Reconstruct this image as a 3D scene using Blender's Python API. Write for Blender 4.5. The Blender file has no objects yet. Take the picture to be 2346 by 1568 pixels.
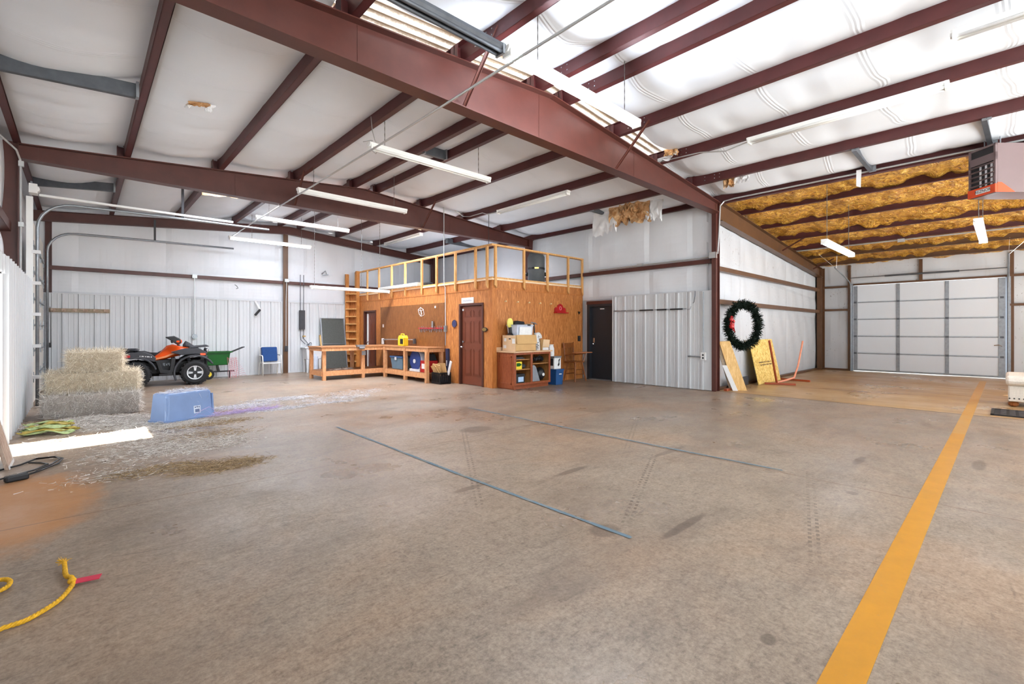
WORLD,SUN,TUBE,SKYL,EXPO=2.3,24,115,44,0.82
import bpy, math, random
from mathutils import Vector, Matrix, Euler
from math import sin, cos, pi, radians, sqrt, atan2, exp
random.seed(7)
S = bpy.context.scene
COL = S.collection
H = 1.42            # eye height; x runs along the rafters, y along the purlins

# ------------------------------------------------------------------ mesh builder
class MB:
    def __init__(s): s.v=[]; s.f=[]; s.M=None
    def add(s, vs, fs):
        n=len(s.v)
        if s.M is not None: vs=[tuple(s.M@Vector(p)) for p in vs]
        s.v+= [tuple(p) for p in vs]; s.f+=[tuple(i+n for i in f) for f in fs]; return s
    def box(s,x0,y0,z0,x1,y1,z1):
        if x0>x1:x0,x1=x1,x0
        if y0>y1:y0,y1=y1,y0
        if z0>z1:z0,z1=z1,z0
        return s.add([(x0,y0,z0),(x1,y0,z0),(x1,y1,z0),(x0,y1,z0),(x0,y0,z1),(x1,y0,z1),(x1,y1,z1),(x0,y1,z1)],
              [(0,3,2,1),(4,5,6,7),(0,1,5,4),(1,2,6,5),(2,3,7,6),(3,0,4,7)])
    def obox(s,c,size,rot=(0,0,0)):
        m=Matrix.Translation(c)@Euler(rot).to_matrix().to_4x4()
        hx,hy,hz=[k/2 for k in size]
        vs=[m@Vector(p) for p in [(-hx,-hy,-hz),(hx,-hy,-hz),(hx,hy,-hz),(-hx,hy,-hz),(-hx,-hy,hz),(hx,-hy,hz),(hx,hy,hz),(-hx,hy,hz)]]
        return s.add(vs,[(0,3,2,1),(4,5,6,7),(0,1,5,4),(1,2,6,5),(2,3,7,6),(3,0,4,7)])
    def taper(s,c,b,t,h):   # frustum box: centre of base, base size, top size
        x,y,z=c
        vs=[(x+sx*w/2,y+sy*d/2,zz) for (w,d,zz) in ((b[0],b[1],z),(t[0],t[1],z+h)) for sx,sy in ((-1,-1),(1,-1),(1,1),(-1,1))]
        return s.add(vs,[(0,3,2,1),(4,5,6,7),(0,1,5,4),(1,2,6,5),(2,3,7,6),(3,0,4,7)])
    def bar(s,p,q,w,h,up=(0,0,1)):   # rectangular bar p->q, width w, height h
        p=Vector(p);q=Vector(q);d=(q-p).normalized();u=Vector(up)
        r=d.cross(u)
        if r.length<1e-4: r=d.cross(Vector((1,0,0)))
        r.normalize();u=r.cross(d)
        vs=[]
        for c in (p,q):
            for a,b in ((-1,-1),(1,-1),(1,1),(-1,1)): vs.append(c+r*(a*w/2)+u*(b*h/2))
        return s.add(vs,[(0,1,2,3),(7,6,5,4),(0,4,5,1),(1,5,6,2),(2,6,7,3),(3,7,4,0)])
    def cyl(s,p,q,r,n=12,r2=None,cap=True):
        p=Vector(p);q=Vector(q);r2=r if r2 is None else r2
        d=(q-p).normalized();a=d.cross(Vector((0,0,1)))
        if a.length<1e-3:a=Vector((1,0,0))
        a.normalize();b=d.cross(a)
        vs=[c+a*(rr*cos(2*pi*i/n))+b*(rr*sin(2*pi*i/n)) for c,rr in((p,r),(q,r2)) for i in range(n)]
        fs=[(i,(i+1)%n,n+(i+1)%n,n+i) for i in range(n)]
        if cap: fs+=[tuple(reversed(range(n))),tuple(range(n,2*n))]
        return s.add(vs,fs)
    def tube(s,pts,r,n=8,closed=False):
        P=[Vector(p) for p in pts];L=len(P);vs=[];fs=[];a=None
        for i,p in enumerate(P):
            if closed: t=P[(i+1)%L]-P[i-1]
            else: t=P[min(i+1,L-1)]-P[max(i-1,0)]
            if t.length<1e-9:t=Vector((0,0,1))
            t.normalize()
            if a is None:
                a=t.cross(Vector((0,0,1)))
                if a.length<1e-3:a=t.cross(Vector((1,0,0)))
            a=a-t*a.dot(t)
            if a.length<1e-6:a=t.orthogonal()
            a.normalize();b=t.cross(a)
            rr=r[i] if isinstance(r,(list,tuple)) else r
            vs+=[p+a*(rr*cos(2*pi*k/n))+b*(rr*sin(2*pi*k/n)) for k in range(n)]
        for i in range(L if closed else L-1):
            j=(i+1)%L
            fs+=[(i*n+k,i*n+(k+1)%n,j*n+(k+1)%n,j*n+k) for k in range(n)]
        if not closed: fs+=[tuple(reversed(range(n))),tuple((L-1)*n+k for k in range(n))]
        return s.add(vs,fs)
    def prism(s,poly,axis,h0,h1):   # poly of 2d points in the plane normal to axis, extruded h0->h1
        def P(a,b,h):
            return (h,a,b) if axis=='x' else (a,h,b) if axis=='y' else (a,b,h)
        n=len(poly)
        vs=[P(a,b,h0) for a,b in poly]+[P(a,b,h1) for a,b in poly]
        fs=[(i,(i+1)%n,n+(i+1)%n,n+i) for i in range(n)]+[tuple(reversed(range(n))),tuple(range(n,2*n))]
        return s.add(vs,fs)
    def loft(s,rings,cap=True):
        n=len(rings[0]);vs=[p for r in rings for p in r]
        fs=[(i*n+k,i*n+(k+1)%n,(i+1)*n+(k+1)%n,(i+1)*n+k) for i in range(len(rings)-1) for k in range(n)]
        if cap: fs+=[tuple(reversed(range(n))),tuple((len(rings)-1)*n+k for k in range(n))]
        return s.add(vs,fs)
    def lathe(s,prof,c=(0,0,0),n=20,axis='z',cap=True):   # prof: (radius, height)
        rings=[]
        for r,h in prof:
            ring=[]
            for k in range(n):
                a=2*pi*k/n;u,v=r*cos(a),r*sin(a)
                p=(u,v,h) if axis=='z' else (u,h,v) if axis=='y' else (h,u,v)
                ring.append((p[0]+c[0],p[1]+c[1],p[2]+c[2]))
            rings.append(ring)
        return s.loft(rings,cap)
    def sheet(s,fn,us,vs_,skip=None):
        n=len(vs_);vs=[fn(u,v) for u in us for v in vs_];fs=[]
        for i in range(len(us)-1):
            for j in range(n-1):
                if skip and skip((us[i]+us[i+1])/2,(vs_[j]+vs_[j+1])/2): continue
                fs.append((i*n+j,(i+1)*n+j,(i+1)*n+j+1,i*n+j+1))
        return s.add(vs,fs)
    def ball(s,c,r,n=10,m=7,sc=(1,1,1)):
        rings=[]
        for i in range(m+1):
            t=pi*i/m;rr=max(r*sin(t),r*.02)
            rings.append([(c[0]+rr*cos(2*pi*k/n)*sc[0],c[1]+rr*sin(2*pi*k/n)*sc[1],c[2]-r*cos(t)*sc[2]) for k in range(n)])
        return s.loft(rings)
    def strand(s,p,d,L,w,bend=0.3,seg=2):   # thin blade of straw
        p=Vector(p);d=Vector(d).normalized();sd=d.cross(Vector((random.gauss(0,1),random.gauss(0,1),random.gauss(0,1))))
        if sd.length<1e-3:return s
        sd.normalize();b=Vector((random.gauss(0,bend),random.gauss(0,bend),random.gauss(0,bend)-.05))
        vs=[];cur=p
        for i in range(seg+1):
            k=w*(1-.5*i/seg)/2
            vs+=[cur-sd*k,cur+sd*k];d=(d+b/seg).normalized();cur=cur+d*(L/seg)
        return s.add(vs,[(2*i,2*i+1,2*i+3,2*i+2) for i in range(seg)])

PM={}   # parent matrices
def tag(o,label=None,cat=None,group=None,kind=None):
    if label:o['label']=label
    if cat:o['category']=cat
    if group:o['group']=group
    if kind:o['kind']=kind
    return o
def obj(name,mb,mat,parent=None,smooth=False,bevel=0,label=None,local=False,sub=0,kind=None):
    me=bpy.data.meshes.new(name);me.from_pydata(mb.v,[],mb.f);me.update()
    if mat:me.materials.append(mat)
    if smooth:
        for p in me.polygons:p.use_smooth=True
    o=bpy.data.objects.new(name,me);COL.objects.link(o)
    if bevel:
        m=o.modifiers.new('bev','BEVEL');m.width=bevel;m.segments=2;m.limit_method='ANGLE';m.angle_limit=radians(40)
    if sub:
        m=o.modifiers.new('sub','SUBSURF');m.levels=sub;m.render_levels=sub
    if parent:
        o.parent=parent
        if not local: o.matrix_parent_inverse=PM[parent.name].inverted()
        PM[o.name]=PM[parent.name] if local else Matrix()
    else: PM[o.name]=Matrix()
    if label:o['label']=label
    if kind:o['kind']=kind
    return o
def thing(name,label,cat,loc=(0,0,0),rz=0,group=None,kind=None):
    o=bpy.data.objects.new(name,None);COL.objects.link(o);o.location=loc;o.rotation_euler=(0,0,rz);o.empty_display_size=.1
    PM[o.name]=Matrix.Translation(loc)@Matrix.Rotation(rz,4,'Z')
    return tag(o,label,cat,group,kind)
def struct(name,mb,mat,parent=None,**k):
    o=obj(name,mb,mat,parent,**k)
    if not parent:o['kind']='structure'
    return o
def single(name,mb,mat,label,cat,group=None,kind=None,**k):
    return tag(obj(name,mb,mat,**k),label,cat,group,kind)
def text(name,body,size,mat,M,parent=None,align='CENTER'):
    c=bpy.data.curves.new(name,'FONT');c.body=body;c.size=size;c.extrude=.0008;c.align_x=align;c.align_y='CENTER'
    c.materials.append(mat);tmp=bpy.data.objects.new(name,c);COL.objects.link(tmp);bpy.context.view_layer.update();me=bpy.data.meshes.new_from_object(tmp);bpy.data.objects.remove(tmp);o=bpy.data.objects.new(name,me);COL.objects.link(o);o.matrix_world=M
    if parent:
        o.parent=parent;o.matrix_parent_inverse=PM[parent.name].inverted();o.matrix_basis=M
    return o
def frame_mat(o,xdir,ydir):   # matrix whose local x,y axes are the given directions
    x=Vector(xdir).normalized();y=Vector(ydir).normalized();z=x.cross(y)
    m=Matrix((x,y,z)).transposed().to_4x4();m.translation=Vector(o);return m

# ------------------------------------------------------------------ materials
def NT(name):
    m=bpy.data.materials.new(name);m.use_nodes=True;t=m.node_tree;t.nodes.clear()
    o=t.nodes.new('ShaderNodeOutputMaterial');b=t.nodes.new('ShaderNodeBsdfPrincipled')
    t.links.new(b.outputs[0],o.inputs[0]);return m,t,b
def N(t,typ,**k):
    n=t.nodes.new('ShaderNode'+typ)
    for a,v in k.items():
        if a in n.inputs:n.inputs[a].default_value=v
        else:setattr(n,a,v)
    return n
def rgb(c):   # 0-255 sRGB -> linear
    return tuple((v/255/12.92 if v/255<=.04045 else ((v/255+.055)/1.055)**2.4) for v in c)+(1,)
def coords(t,scale=(1,1,1),rot=(0,0,0)):
    tc=N(t,'TexCoord');mp=N(t,'Mapping');mp.inputs['Scale'].default_value=scale;mp.inputs['Rotation'].default_value=rot
    t.links.new(tc.outputs['Object'],mp.inputs['Vector']);return mp.outputs[0]
def noise(t,vec,scale,detail=4,rough=.55,dist=0):
    n=N(t,'TexNoise',Scale=scale,Detail=detail,Roughness=rough,Distortion=dist);t.links.new(vec,n.inputs['Vector']);return n.outputs['Fac']
def ramp(t,fac,stops):
    r=N(t,'ValToRGB');e=r.color_ramp.elements
    while len(e)<len(stops):e.new(.5)
    for el,(p,c) in zip(e,stops):el.position=p;el.color=c if len(c)==4 else tuple(c)+(1,)
    t.links.new(fac,r.inputs[0]);return r.outputs[0]
def mix(t,f,a,b,mode='MIX'):
    m=N(t,'Mix',data_type='RGBA',blend_type=mode)
    for sock,v in ((m.inputs[0],f),(m.inputs[6],a),(m.inputs[7],b)):
        if isinstance(v,(int,float)):sock.default_value=v
        elif isinstance(v,tuple):sock.default_value=v
        else:t.links.new(v,sock)
    return m.outputs[2]
def math_(t,op,a,b=None,c=None):
    m=N(t,'Math',operation=op)
    for s_,v in zip(m.inputs,(a,b,c)):
        if v is None:continue
        if isinstance(v,(int,float)):s_.default_value=v
        else:t.links.new(v,s_)
    return m.outputs[0]
def bump(t,b,h,strength=.3,dist=.01):
    n=N(t,'Bump',Strength=strength,Distance=dist);t.links.new(h,n.inputs['Height']);t.links.new(n.outputs[0],b.inputs['Normal'])
def plain(name,c,rough=.5,metal=0,var=.12,scale=6,bmp=0,spec=.5,emit=None,es=0,alpha=1):
    m,t,b=NT(name);c=rgb(c);v=coords(t)
    n=noise(t,v,scale,5)
    lo=tuple(k*(1-var) for k in c[:3])+(1,);hi=tuple(min(1,k*(1+var)) for k in c[:3])+(1,)
    t.links.new(ramp(t,n,[(.3,lo),(.7,hi)]),b.inputs['Base Color'])
    b.inputs['Roughness'].default_value=rough;b.inputs['Metallic'].default_value=metal
    b.inputs['Specular IOR Level'].default_value=spec
    if bmp:bump(t,b,noise(t,v,scale*5,3),bmp,.01)
    if emit:b.inputs['Emission Color'].default_value=rgb(emit);b.inputs['Emission Strength'].default_value=es
    if alpha<1:b.inputs['Transmission Weight'].default_value=1-alpha
    return m
def wood(name,c1,c2,scale=(12,12,1),rough=.5,k=3.5,dist=1.2,bmp=.08):
    m,t,b=NT(name);v=coords(t,scale)
    n=noise(t,v,k,6,.6,dist);n2=noise(t,coords(t,tuple(x*6 for x in scale)),k,3,.6,0)
    c=ramp(t,n,[(.36,rgb(c1)),(.52,rgb(tuple((a+d)/2 for a,d in zip(c1,c2)))),(.66,rgb(c2))])
    c=mix(t,.25,c,ramp(t,n2,[(.35,rgb(c1)),(.65,rgb(c2))]))
    t.links.new(c,b.inputs['Base Color']);b.inputs['Roughness'].default_value=rough;b.inputs['Specular IOR Level'].default_value=.35
    bump(t,b,n,bmp,.01);return m
M={}
M['steel']=plain('primer_steel',(80,40,32),.42,0,.14,5,.03)
M['steel_dark']=plain('primer_steel_purlin',(78,34,34),.45,0,.14,5,.03)
M['steel_tan']=plain('steel_bounce_tan',(92,62,38),.4,.1,.18,4,.03)  # same primer steel, browned to stand in for yellow bounce light
M['galv']=plain('galvanised',(150,155,160),.42,.75,.12,14,.02)
M['zinc']=plain('zinc_strut',(92,96,102),.5,.55,.16,9,.02)
M['conduit']=plain('conduit',(190,192,192),.35,.55,.06,10)
M['chain']=plain('chain_steel',(110,108,105),.5,.6,.1,10)
M['white_enamel']=plain('white_enamel',(238,239,236),.35,0,.02,6)
M['tube_off']=plain('tube_glass',(246,247,244),.18,0,.01,6)
M['black']=plain('black_plastic',(24,24,27),.45,0,.2,10)
M['black_soft']=plain('black_rubber',(27,27,29),.8,0,.2,25,.15)
M['dark']=plain('dark_grey_plastic',(52,53,58),.5,0,.15,12,.05)
M['chrome']=plain('chrome',(205,205,208),.2,.9,.03,5)
M['brass']=plain('brass',(190,160,95),.3,.8,.06,8)
M['white_pl']=plain('white_plastic',(225,225,224),.4,0,.04,8)
M['paper']=plain('paper',(232,232,230),.7,0,.05,20)
M['card']=plain('cardboard',(205,165,110),.8,0,.07,5,.05)
M['card_light']=plain('cardboard_pale',(222,190,150),.8,0,.06,5,.05)
M['ink']=plain('ink',(35,35,38),.7,0,.1,20)
M['red']=plain('red_plastic',(178,28,30),.4,0,.12,8)
M['blue']=plain('blue_plastic',(32,80,135),.45,0,.1,8)
M['blue_fab']=plain('blue_fabric',(28,66,120),.9,0,.14,40,.25)
M['bin_blue']=plain('storage_bin_blue',(132,158,202),.3,0,.06,4,.02)
M['tote']=plain('tote_grey_blue',(98,128,148),.45,0,.08,8)
M['tote_lid']=plain('tote_lid_blue',(54,92,138),.45,0,.08,8)
M['yellow']=plain('yellow_plastic',(232,205,45),.4,0,.06,8)
M['green']=plain('green_cart',(2,82,14),.4,0,.08,5,0,.25)
M['orange']=plain('atv_orange',(226,82,22),.25,0,.1,4)
M['orange2']=plain('atv_orange_pale',(232,140,84),.3,0,.08,4)
M['orange_tube']=plain('orange_steel',(150,66,30),.45,0,.15,9)
M['pink_tube']=plain('faded_orange_steel',(226,150,122),.45,0,.12,9)
M['heater']=plain('heater_enamel',(112,94,94),.45,0,.04,4)
M['heater_or']=plain('heater_orange',(214,72,20),.45,0,.06,4)
M['rope']=plain('yellow_rope',(222,168,30),.75,0,.22,60,.3)
M['strap1']=plain('yellow_strap',(168,148,66),.7,0,.2,18,.1)
M['strap2']=plain('green_strap',(166,182,126),.7,0,.2,18,.1)
M['sofa']=plain('cream_upholstery',(216,208,196),.95,0,.08,40,.25)
M['pink']=plain('pink_net',(214,130,138),.7,0,.15,20)
M['purple']=plain('pink_lit_twine',(206,188,226),.7,0,.2,20)  # lilac tint stands in for pinkish light on the twine
M['leafA']=plain('wreath_green',(14,26,17),.75,0,.35,22,0,.15)
M['bag']=plain('white_woven_bag',(226,224,222),.6,0,.06,14,.2)
M['gray_tank']=plain('grey_drum',(84,88,90),.55,0,.1,8,.03)
M['sink']=plain('sink_white',(222,224,226),.4,0,.04,8)
M['rim']=plain('alloy_rim',(200,200,202),.28,.85,.05,8)
M['net']=plain('screen_mesh',(78,80,76),.8,0,.16,30,.2)
M['loft_floor']=plain('loft_floor_board',(176,176,176),.8)
M['tan_board']=wood('tan_rack',(140,124,104),(190,174,152),(2,14,14),.7)
M['lam']=plain('laminate_counter',(214,176,138),.4,0,.05,6)
M['cab']=wood('cabinet_wood',(128,62,34),(168,92,54),(10,10,1.4),.4)
M['cab_in']=wood('cabinet_inside',(150,96,48),(196,142,84),(8,8,1.4),.55)
M['bench']=wood('bench_lumber',(190,126,80),(230,178,130),(9,9,2),.6)
M['benchtop']=wood('bench_top',(138,92,58),(190,134,88),(2,8,8),.5)
M['ply']=wood('plywood',(150,84,36),(226,154,88),(5,5,.5),.45,4,2.4)
M['ply_trim']=wood('plywood_trim',(168,98,44),(206,134,70),(8,8,.9),.5)
M['ladder']=wood('ladder_wood',(168,104,48),(216,150,82),(9,9,1.5),.5)
M['rail']=wood('rail_lumber',(196,140,78),(232,184,122),(9,9,1.2),.6)
M['rail_pale']=wood('pale_lumber_edge',(222,190,150),(246,222,190),(1.2,1.2,9),.6)
M['hardboard']=wood('hardboard',(110,66,30),(150,96,50),(7,7,1.2),.4)
M['door_brown']=plain('brown_door_paint',(118,62,42),.38,0,.06,4)
M['door_trim']=plain('brown_trim_paint',(84,46,36),.42,0,.08,4)
M['door_black']=plain('charcoal_door',(38,42,48),.45,0,.06,5)
M['lumber']=wood('pine_board',(206,158,92),(240,206,146),(8,8,1.2),.6)
M['chair_wood']=wood('chair_wood',(108,58,26),(160,96,48),(14,14,2),.4)
M['tray']=wood('tray_wood',(176,104,62),(214,150,104),(2,12,12),.4)
M['weathered']=wood('weathered_wood',(150,122,104),(206,186,168),(6,6,1.5),.8)
M['pegs']=plain('peg_wood',(240,220,170),.5,0,.05,8)
M['white_frame']=plain('white_metal',(230,229,224),.4,0,.03,8)
M['skin_flap']=plain('vinyl_facing',(236,237,238),.55,0,.03,5,.08)
def osb():
    m,t,b=NT('osb');v=coords(t,(1,1,1));vo=N(t,'TexVoronoi',Scale=22);t.links.new(v,vo.inputs['Vector'])
    c=ramp(t,vo.outputs['Color'],[(.1,rgb((196,158,72))),(.5,rgb((224,190,104))),(.9,rgb((240,214,138)))])
    t.links.new(c,b.inputs['Base Color']);b.inputs['Roughness'].default_value=.7;bump(t,b,vo.outputs['Distance'],.2);return m
M['osb']=osb()
def straw(name,c1,c2):
    m,t,b=NT(name);g=N(t,'NewGeometry');r=g.outputs['Random Per Island']
    t.links.new(ramp(t,r,[(0,rgb(c1)),(1,rgb(c2))]),b.inputs['Base Color']);b.inputs['Roughness'].default_value=.75;return m
M['hay']=straw('hay',(196,180,154),(255,248,232))
M['hay_grey']=straw('hay_grey',(172,162,152),(250,246,240))
M['chaff']=straw('chaff',(136,112,78),(196,170,132))
M['fluff']=straw('white_lit_straw',(190,190,198),(246,246,250))  # straw colour whitened to carry the light falling on it
def wallmat(name,c,var=.03,streak=0,speck=0,rough=.5,metal=0,seam=False):
    m,t,b=NT(name);v=coords(t)
    c0=rgb(c);n=noise(t,v,1.3,5)
    col=ramp(t,n,[(.3,tuple(k*(1-var*1.6) for k in c0[:3])+(1,)),(.7,c0)])
    if streak:
        s=noise(t,coords(t,(5,5,.35)),1.4,5,.65);col=mix(t,ramp(t,s,[(.58,(0,0,0,1)),(.78,(streak,)*3+(1,))]),col,rgb((150,142,130)))
    if speck:
        s=noise(t,coords(t,(1,1,.45)),26,2,.5);blob=noise(t,v,1.1,2)
        f=math_(t,'MULTIPLY',ramp(t,s,[(.67,(0,0,0,1)),(.72,(1,1,1,1))]),ramp(t,blob,[(.48,(0,0,0,1)),(.62,(speck,)*3+(1,))]))
        col=mix(t,f,col,rgb((84,66,40)))
    t.links.new(col,b.inputs['Base Color']);b.inputs['Roughness'].default_value=rough;b.inputs['Metallic'].default_value=metal
    b.inputs['Specular IOR Level'].default_value=.4
    if seam:   # taped joints of the insulation rolls
        sx=N(t,'SeparateXYZ');t.links.new(v,sx.inputs[0])
        y=math_(t,'ADD',sx.outputs[1],math_(t,'MULTIPLY',math_(t,'SUBTRACT',noise(t,coords(t,(1,.12,1)),.9,1),.5),.45))
        fr=math_(t,'ABSOLUTE',math_(t,'SUBTRACT',math_(t,'FRACT',math_(t,'DIVIDE',math_(t,'ADD',y,10),1.17)),.5))
        h=math_(t,'ADD',math_(t,'MULTIPLY',ramp(t,fr,[(0,(1,1,1)),(.02,(0,0,0)),(.035,(.7,)*3),(.06,(0,0,0))]),.9),math_(t,'MULTIPLY',noise(t,coords(t,(1.2,5,1)),2,4),.5))
        bump(t,b,h,.2,.03)
    else:bump(t,b,noise(t,v,4,4),.12,.02)
    return m
M['vinyl']=wallmat('insulation_vinyl',(226,229,233),.03,.12)
M['vinyl_roof']=wallmat('roof_insulation_vinyl',(228,234,241),.02,0,seam=True)
M['vinyl_lt']=wallmat('lean_to_wall_vinyl',(196,199,203),.05,.35,.8,.32)
M['panel']=wallmat('painted_metal_panel',(207,209,211),.02,.05,0,.38)
M['door_white']=wallmat('overhead_door_white',(212,218,225),.02,0,0,.5)
M['door_cream']=wallmat('overhead_door_cream',(214,210,200),.03,.2,0,.5)
def foam():
    m,t,b=NT('spray_foam');v=coords(t)
    n=noise(t,v,2.2,6,.65,.6);n2=noise(t,v,11,5,.6,.8);n3=noise(t,v,.7,3)
    c=ramp(t,n2,[(.3,rgb((96,54,12))),(.44,rgb((196,134,40))),(.58,rgb((230,176,66))),(.74,rgb((246,214,122)))])
    c=mix(t,ramp(t,n,[(.3,(.6,)*3),(.55,(0,0,0))]),c,rgb((166,104,28)))
    c=mix(t,ramp(t,n3,[(.62,(0,0,0)),(.8,(.5,)*3)]),c,rgb((110,62,18)))
    t.links.new(c,b.inputs['Base Color']);b.inputs['Roughness'].default_value=.38;b.inputs['Specular IOR Level'].default_value=.6
    bump(t,b,math_(t,'ADD',n2,math_(t,'MULTIPLY',noise(t,v,34,3),.4)),1.0,.09);return m
M['foam']=foam()
def fibre():
    m,t,b=NT('fibreglass');v=coords(t);n=noise(t,v,7,6,.65,1)
    t.links.new(ramp(t,n,[(.25,rgb((130,84,46))),(.45,rgb((190,140,90))),(.7,rgb((232,200,156)))]),b.inputs['Base Color'])
    b.inputs['Roughness'].default_value=.95;bump(t,b,n,.8,.03);return m
M['fibre']=fibre()
def emis(name,c,s):
    m,t,b=NT(name);b.inputs['Base Color'].default_value=rgb((240,240,240));b.inputs['Emission Color'].default_value=rgb(c);b.inputs['Emission Strength'].default_value=s;return m
M['tube_on']=emis('tube_lit',(232,242,255),TUBE);M['tube_back']=emis('tube_lit_back',(228,240,255),TUBE*.14);M['tube_lean']=emis('tube_lit_lean_to',(238,244,255),TUBE*.25)
def skylight(name,bright,dull):   # daylight through a dirty translucent fibreglass roof panel; dirt lies in the rib sides
    m,t,b=NT(name);v=coords(t);sx=N(t,'SeparateXYZ');t.links.new(v,sx.inputs[0])
    d=noise(t,coords(t,(1.2,9,1)),3.2,7,.8,.3);d2=noise(t,v,38,3,.6)
    rib=math_(t,'FRACT',math_(t,'DIVIDE',math_(t,'SUBTRACT',sx.outputs[1],RIB0),.15))
    dk=ramp(t,rib,[(.28,(1,1,1)),(.4,(.0,)*3),(.52,(.0,)*3),(.62,(.6,)*3),(.8,(.05,)*3),(.96,(.75,)*3)])
    s_=math_(t,'ADD',math_(t,'MULTIPLY',dk,.5),math_(t,'MULTIPLY',math_(t,'ADD',math_(t,'MULTIPLY',d,.75),math_(t,'MULTIPLY',d2,.35)),.9))
    f=ramp(t,s_,[(.66,(0,)*3),(.93,(1,)*3)])
    b.inputs['Base Color'].default_value=rgb((150,130,105))
    t.links.new(mix(t,f,rgb((160,132,110)),rgb((250,249,248))),b.inputs['Emission Color']);t.links.new(math_(t,'MULTIPLY_ADD',f,bright,dull),b.inputs['Emission Strength']);return m
RIB0=4.13
M['skylight']=skylight('translucent_panel',.62,.17)
M['skylight2']=emis('translucent_panel_bright',(238,244,255),SKYL*.5)
def concrete():
    m,t,b=NT('concrete_floor');v=coords(t)
    big=noise(t,v,.45,6,.6,.5);mid=noise(t,v,2.1,7,.68,.6);fine=noise(t,v,16,6,.7);vf=noise(t,v,70,3,.6)
    c=ramp(t,mid,[(.28,rgb((118,108,98))),(.45,rgb((150,139,127))),(.6,rgb((172,160,146))),(.75,rgb((190,178,163)))])
    c=mix(t,ramp(t,big,[(.47,(0,0,0)),(.62,(.75,)*3)]),c,rgb((196,154,112)))
    c=mix(t,.55,c,ramp(t,fine,[(.34,rgb((92,82,74))),(.5,rgb((158,147,135))),(.62,rgb((180,168,154))),(.72,rgb((206,194,178)))]))
    grit=noise(t,v,48,6,.75);c=mix(t,.35,c,ramp(t,grit,[(.36,rgb((84,76,68))),(.52,rgb((168,156,142))),(.68,rgb((214,202,186)))]))
    scf=noise(t,coords(t,(1.4,11,1),(0,0,.55)),2.6,6,.72,.4);c=mix(t,ramp(t,scf,[(.58,(0,0,0)),(.7,(.55,)*3)]),c,rgb((104,92,82)))
    scf2=noise(t,coords(t,(9,1.2,1),(0,0,.3)),2.2,6,.72,.4);c=mix(t,ramp(t,scf2,[(.6,(0,0,0)),(.74,(.4,)*3)]),c,rgb((206,192,172)))
    st=noise(t,coords(t,(.55,1.7,1)),1.1,6,.7,.8)
    c=mix(t,ramp(t,st,[(.5,(0,0,0)),(.74,(.6,)*3)]),c,rgb((112,102,92)))
    c=mix(t,ramp(t,vf,[(.72,(0,0,0)),(.78,(.5,)*3)]),c,rgb((80,70,62)))
    # lean-to slab: warm ochre stain east of the sill
    sx=N(t,'SeparateXYZ');t.links.new(v,sx.inputs[0]);X,Y=sx.outputs[0],sx.outputs[1]
    lt=math_(t,'GREATER_THAN',X,10.9)
    lc=ramp(t,noise(t,coords(t,(1.6,.35,1)),1.3,6,.65,.4),[(.3,rgb((150,112,70))),(.5,rgb((190,160,110))),(.68,rgb((206,184,142)))])
    c=mix(t,math_(t,'MULTIPLY',lt,.8),c,lc)
    # orange clay dust by the doorway
    def spot(cx,cy,rx,ry,e0=.45,e1=1.0):
        a=math_(t,'DIVIDE',math_(t,'SUBTRACT',X,cx),rx);d=math_(t,'DIVIDE',math_(t,'SUBTRACT',Y,cy),ry)
        r=math_(t,'ADD',math_(t,'MULTIPLY',a,a),math_(t,'MULTIPLY',d,d))
        r=math_(t,'ADD',r,math_(t,'MULTIPLY',math_(t,'SUBTRACT',mid,.5),1.3))
        mr=N(t,'MapRange');mr.inputs[1].default_value=e1;mr.inputs[2].default_value=e0;t.links.new(r,mr.inputs[0]);return mr.outputs[0]
    c=mix(t,math_(t,'MULTIPLY',spot(-.42,5.45,.62,1.25),.85),c,rgb((206,148,84)))
    c=mix(t,math_(t,'MULTIPLY',spot(2.0,9.25,.55,.16),.85),c,rgb((150,88,44)))
    c=mix(t,math_(t,'MULTIPLY',spot(.9,9.5,1.6,1.3),.35),c,rgb((104,90,76)))
    c=mix(t,math_(t,'MULTIPLY',spot(1.1,5.65,.6,.4),.6),c,rgb((138,112,80)))
    # dark drips
    for cx,cy,rx,ry in ((4.15,5.2,.3,.2),(2.72,1.95,.13,.1),(3.7,5.4,.2,.05),(5.05,2.7,.4,.05),(2.6,3.3,.28,.05),(3.2,1.6,.35,.04),(6.2,1.1,.25,.05),(2.2,.1,.07,.16),(2.5,-.02,.05,.2),(3.6,3.0,.3,.05),(1.83,.72,.05,.04),(2.31,.75,.05,.035),(4.92,.92,.06,.05),(6.9,.2,.3,.06)):
        c=mix(t,math_(t,'MULTIPLY',spot(cx,cy,rx,ry),.6),c,rgb((92,80,70)))
    # saw-cut joints
    def line(co,p,w):
        return math_(t,'LESS_THAN',math_(t,'ABSOLUTE',math_(t,'SUBTRACT',co,p)),w)
    wob=math_(t,'MULTIPLY',math_(t,'SUBTRACT',noise(t,v,3,4),.5),.03)
    Yw=math_(t,'ADD',Y,wob);Xw=math_(t,'ADD',X,wob)
    inmain=math_(t,'LESS_THAN',X,10.85)
    j=math_(t,'MAXIMUM',line(Yw,4.86,.007),line(Xw,5.12,.008));j=math_(t,'MAXIMUM',j,line(Yw,10.6,.008))
    j=math_(t,'MULTIPLY',j,inmain)
    c=mix(t,math_(t,'MULTIPLY',j,.75),c,rgb((112,78,50)))
    wob2=math_(t,'MULTIPLY',math_(t,'SUBTRACT',noise(t,v,.8,6),.5),.5)
    crack=line(math_(t,'ADD',math_(t,'ADD',Y,wob2),math_(t,'MULTIPLY',X,.18)),3.85,.0035)
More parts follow.
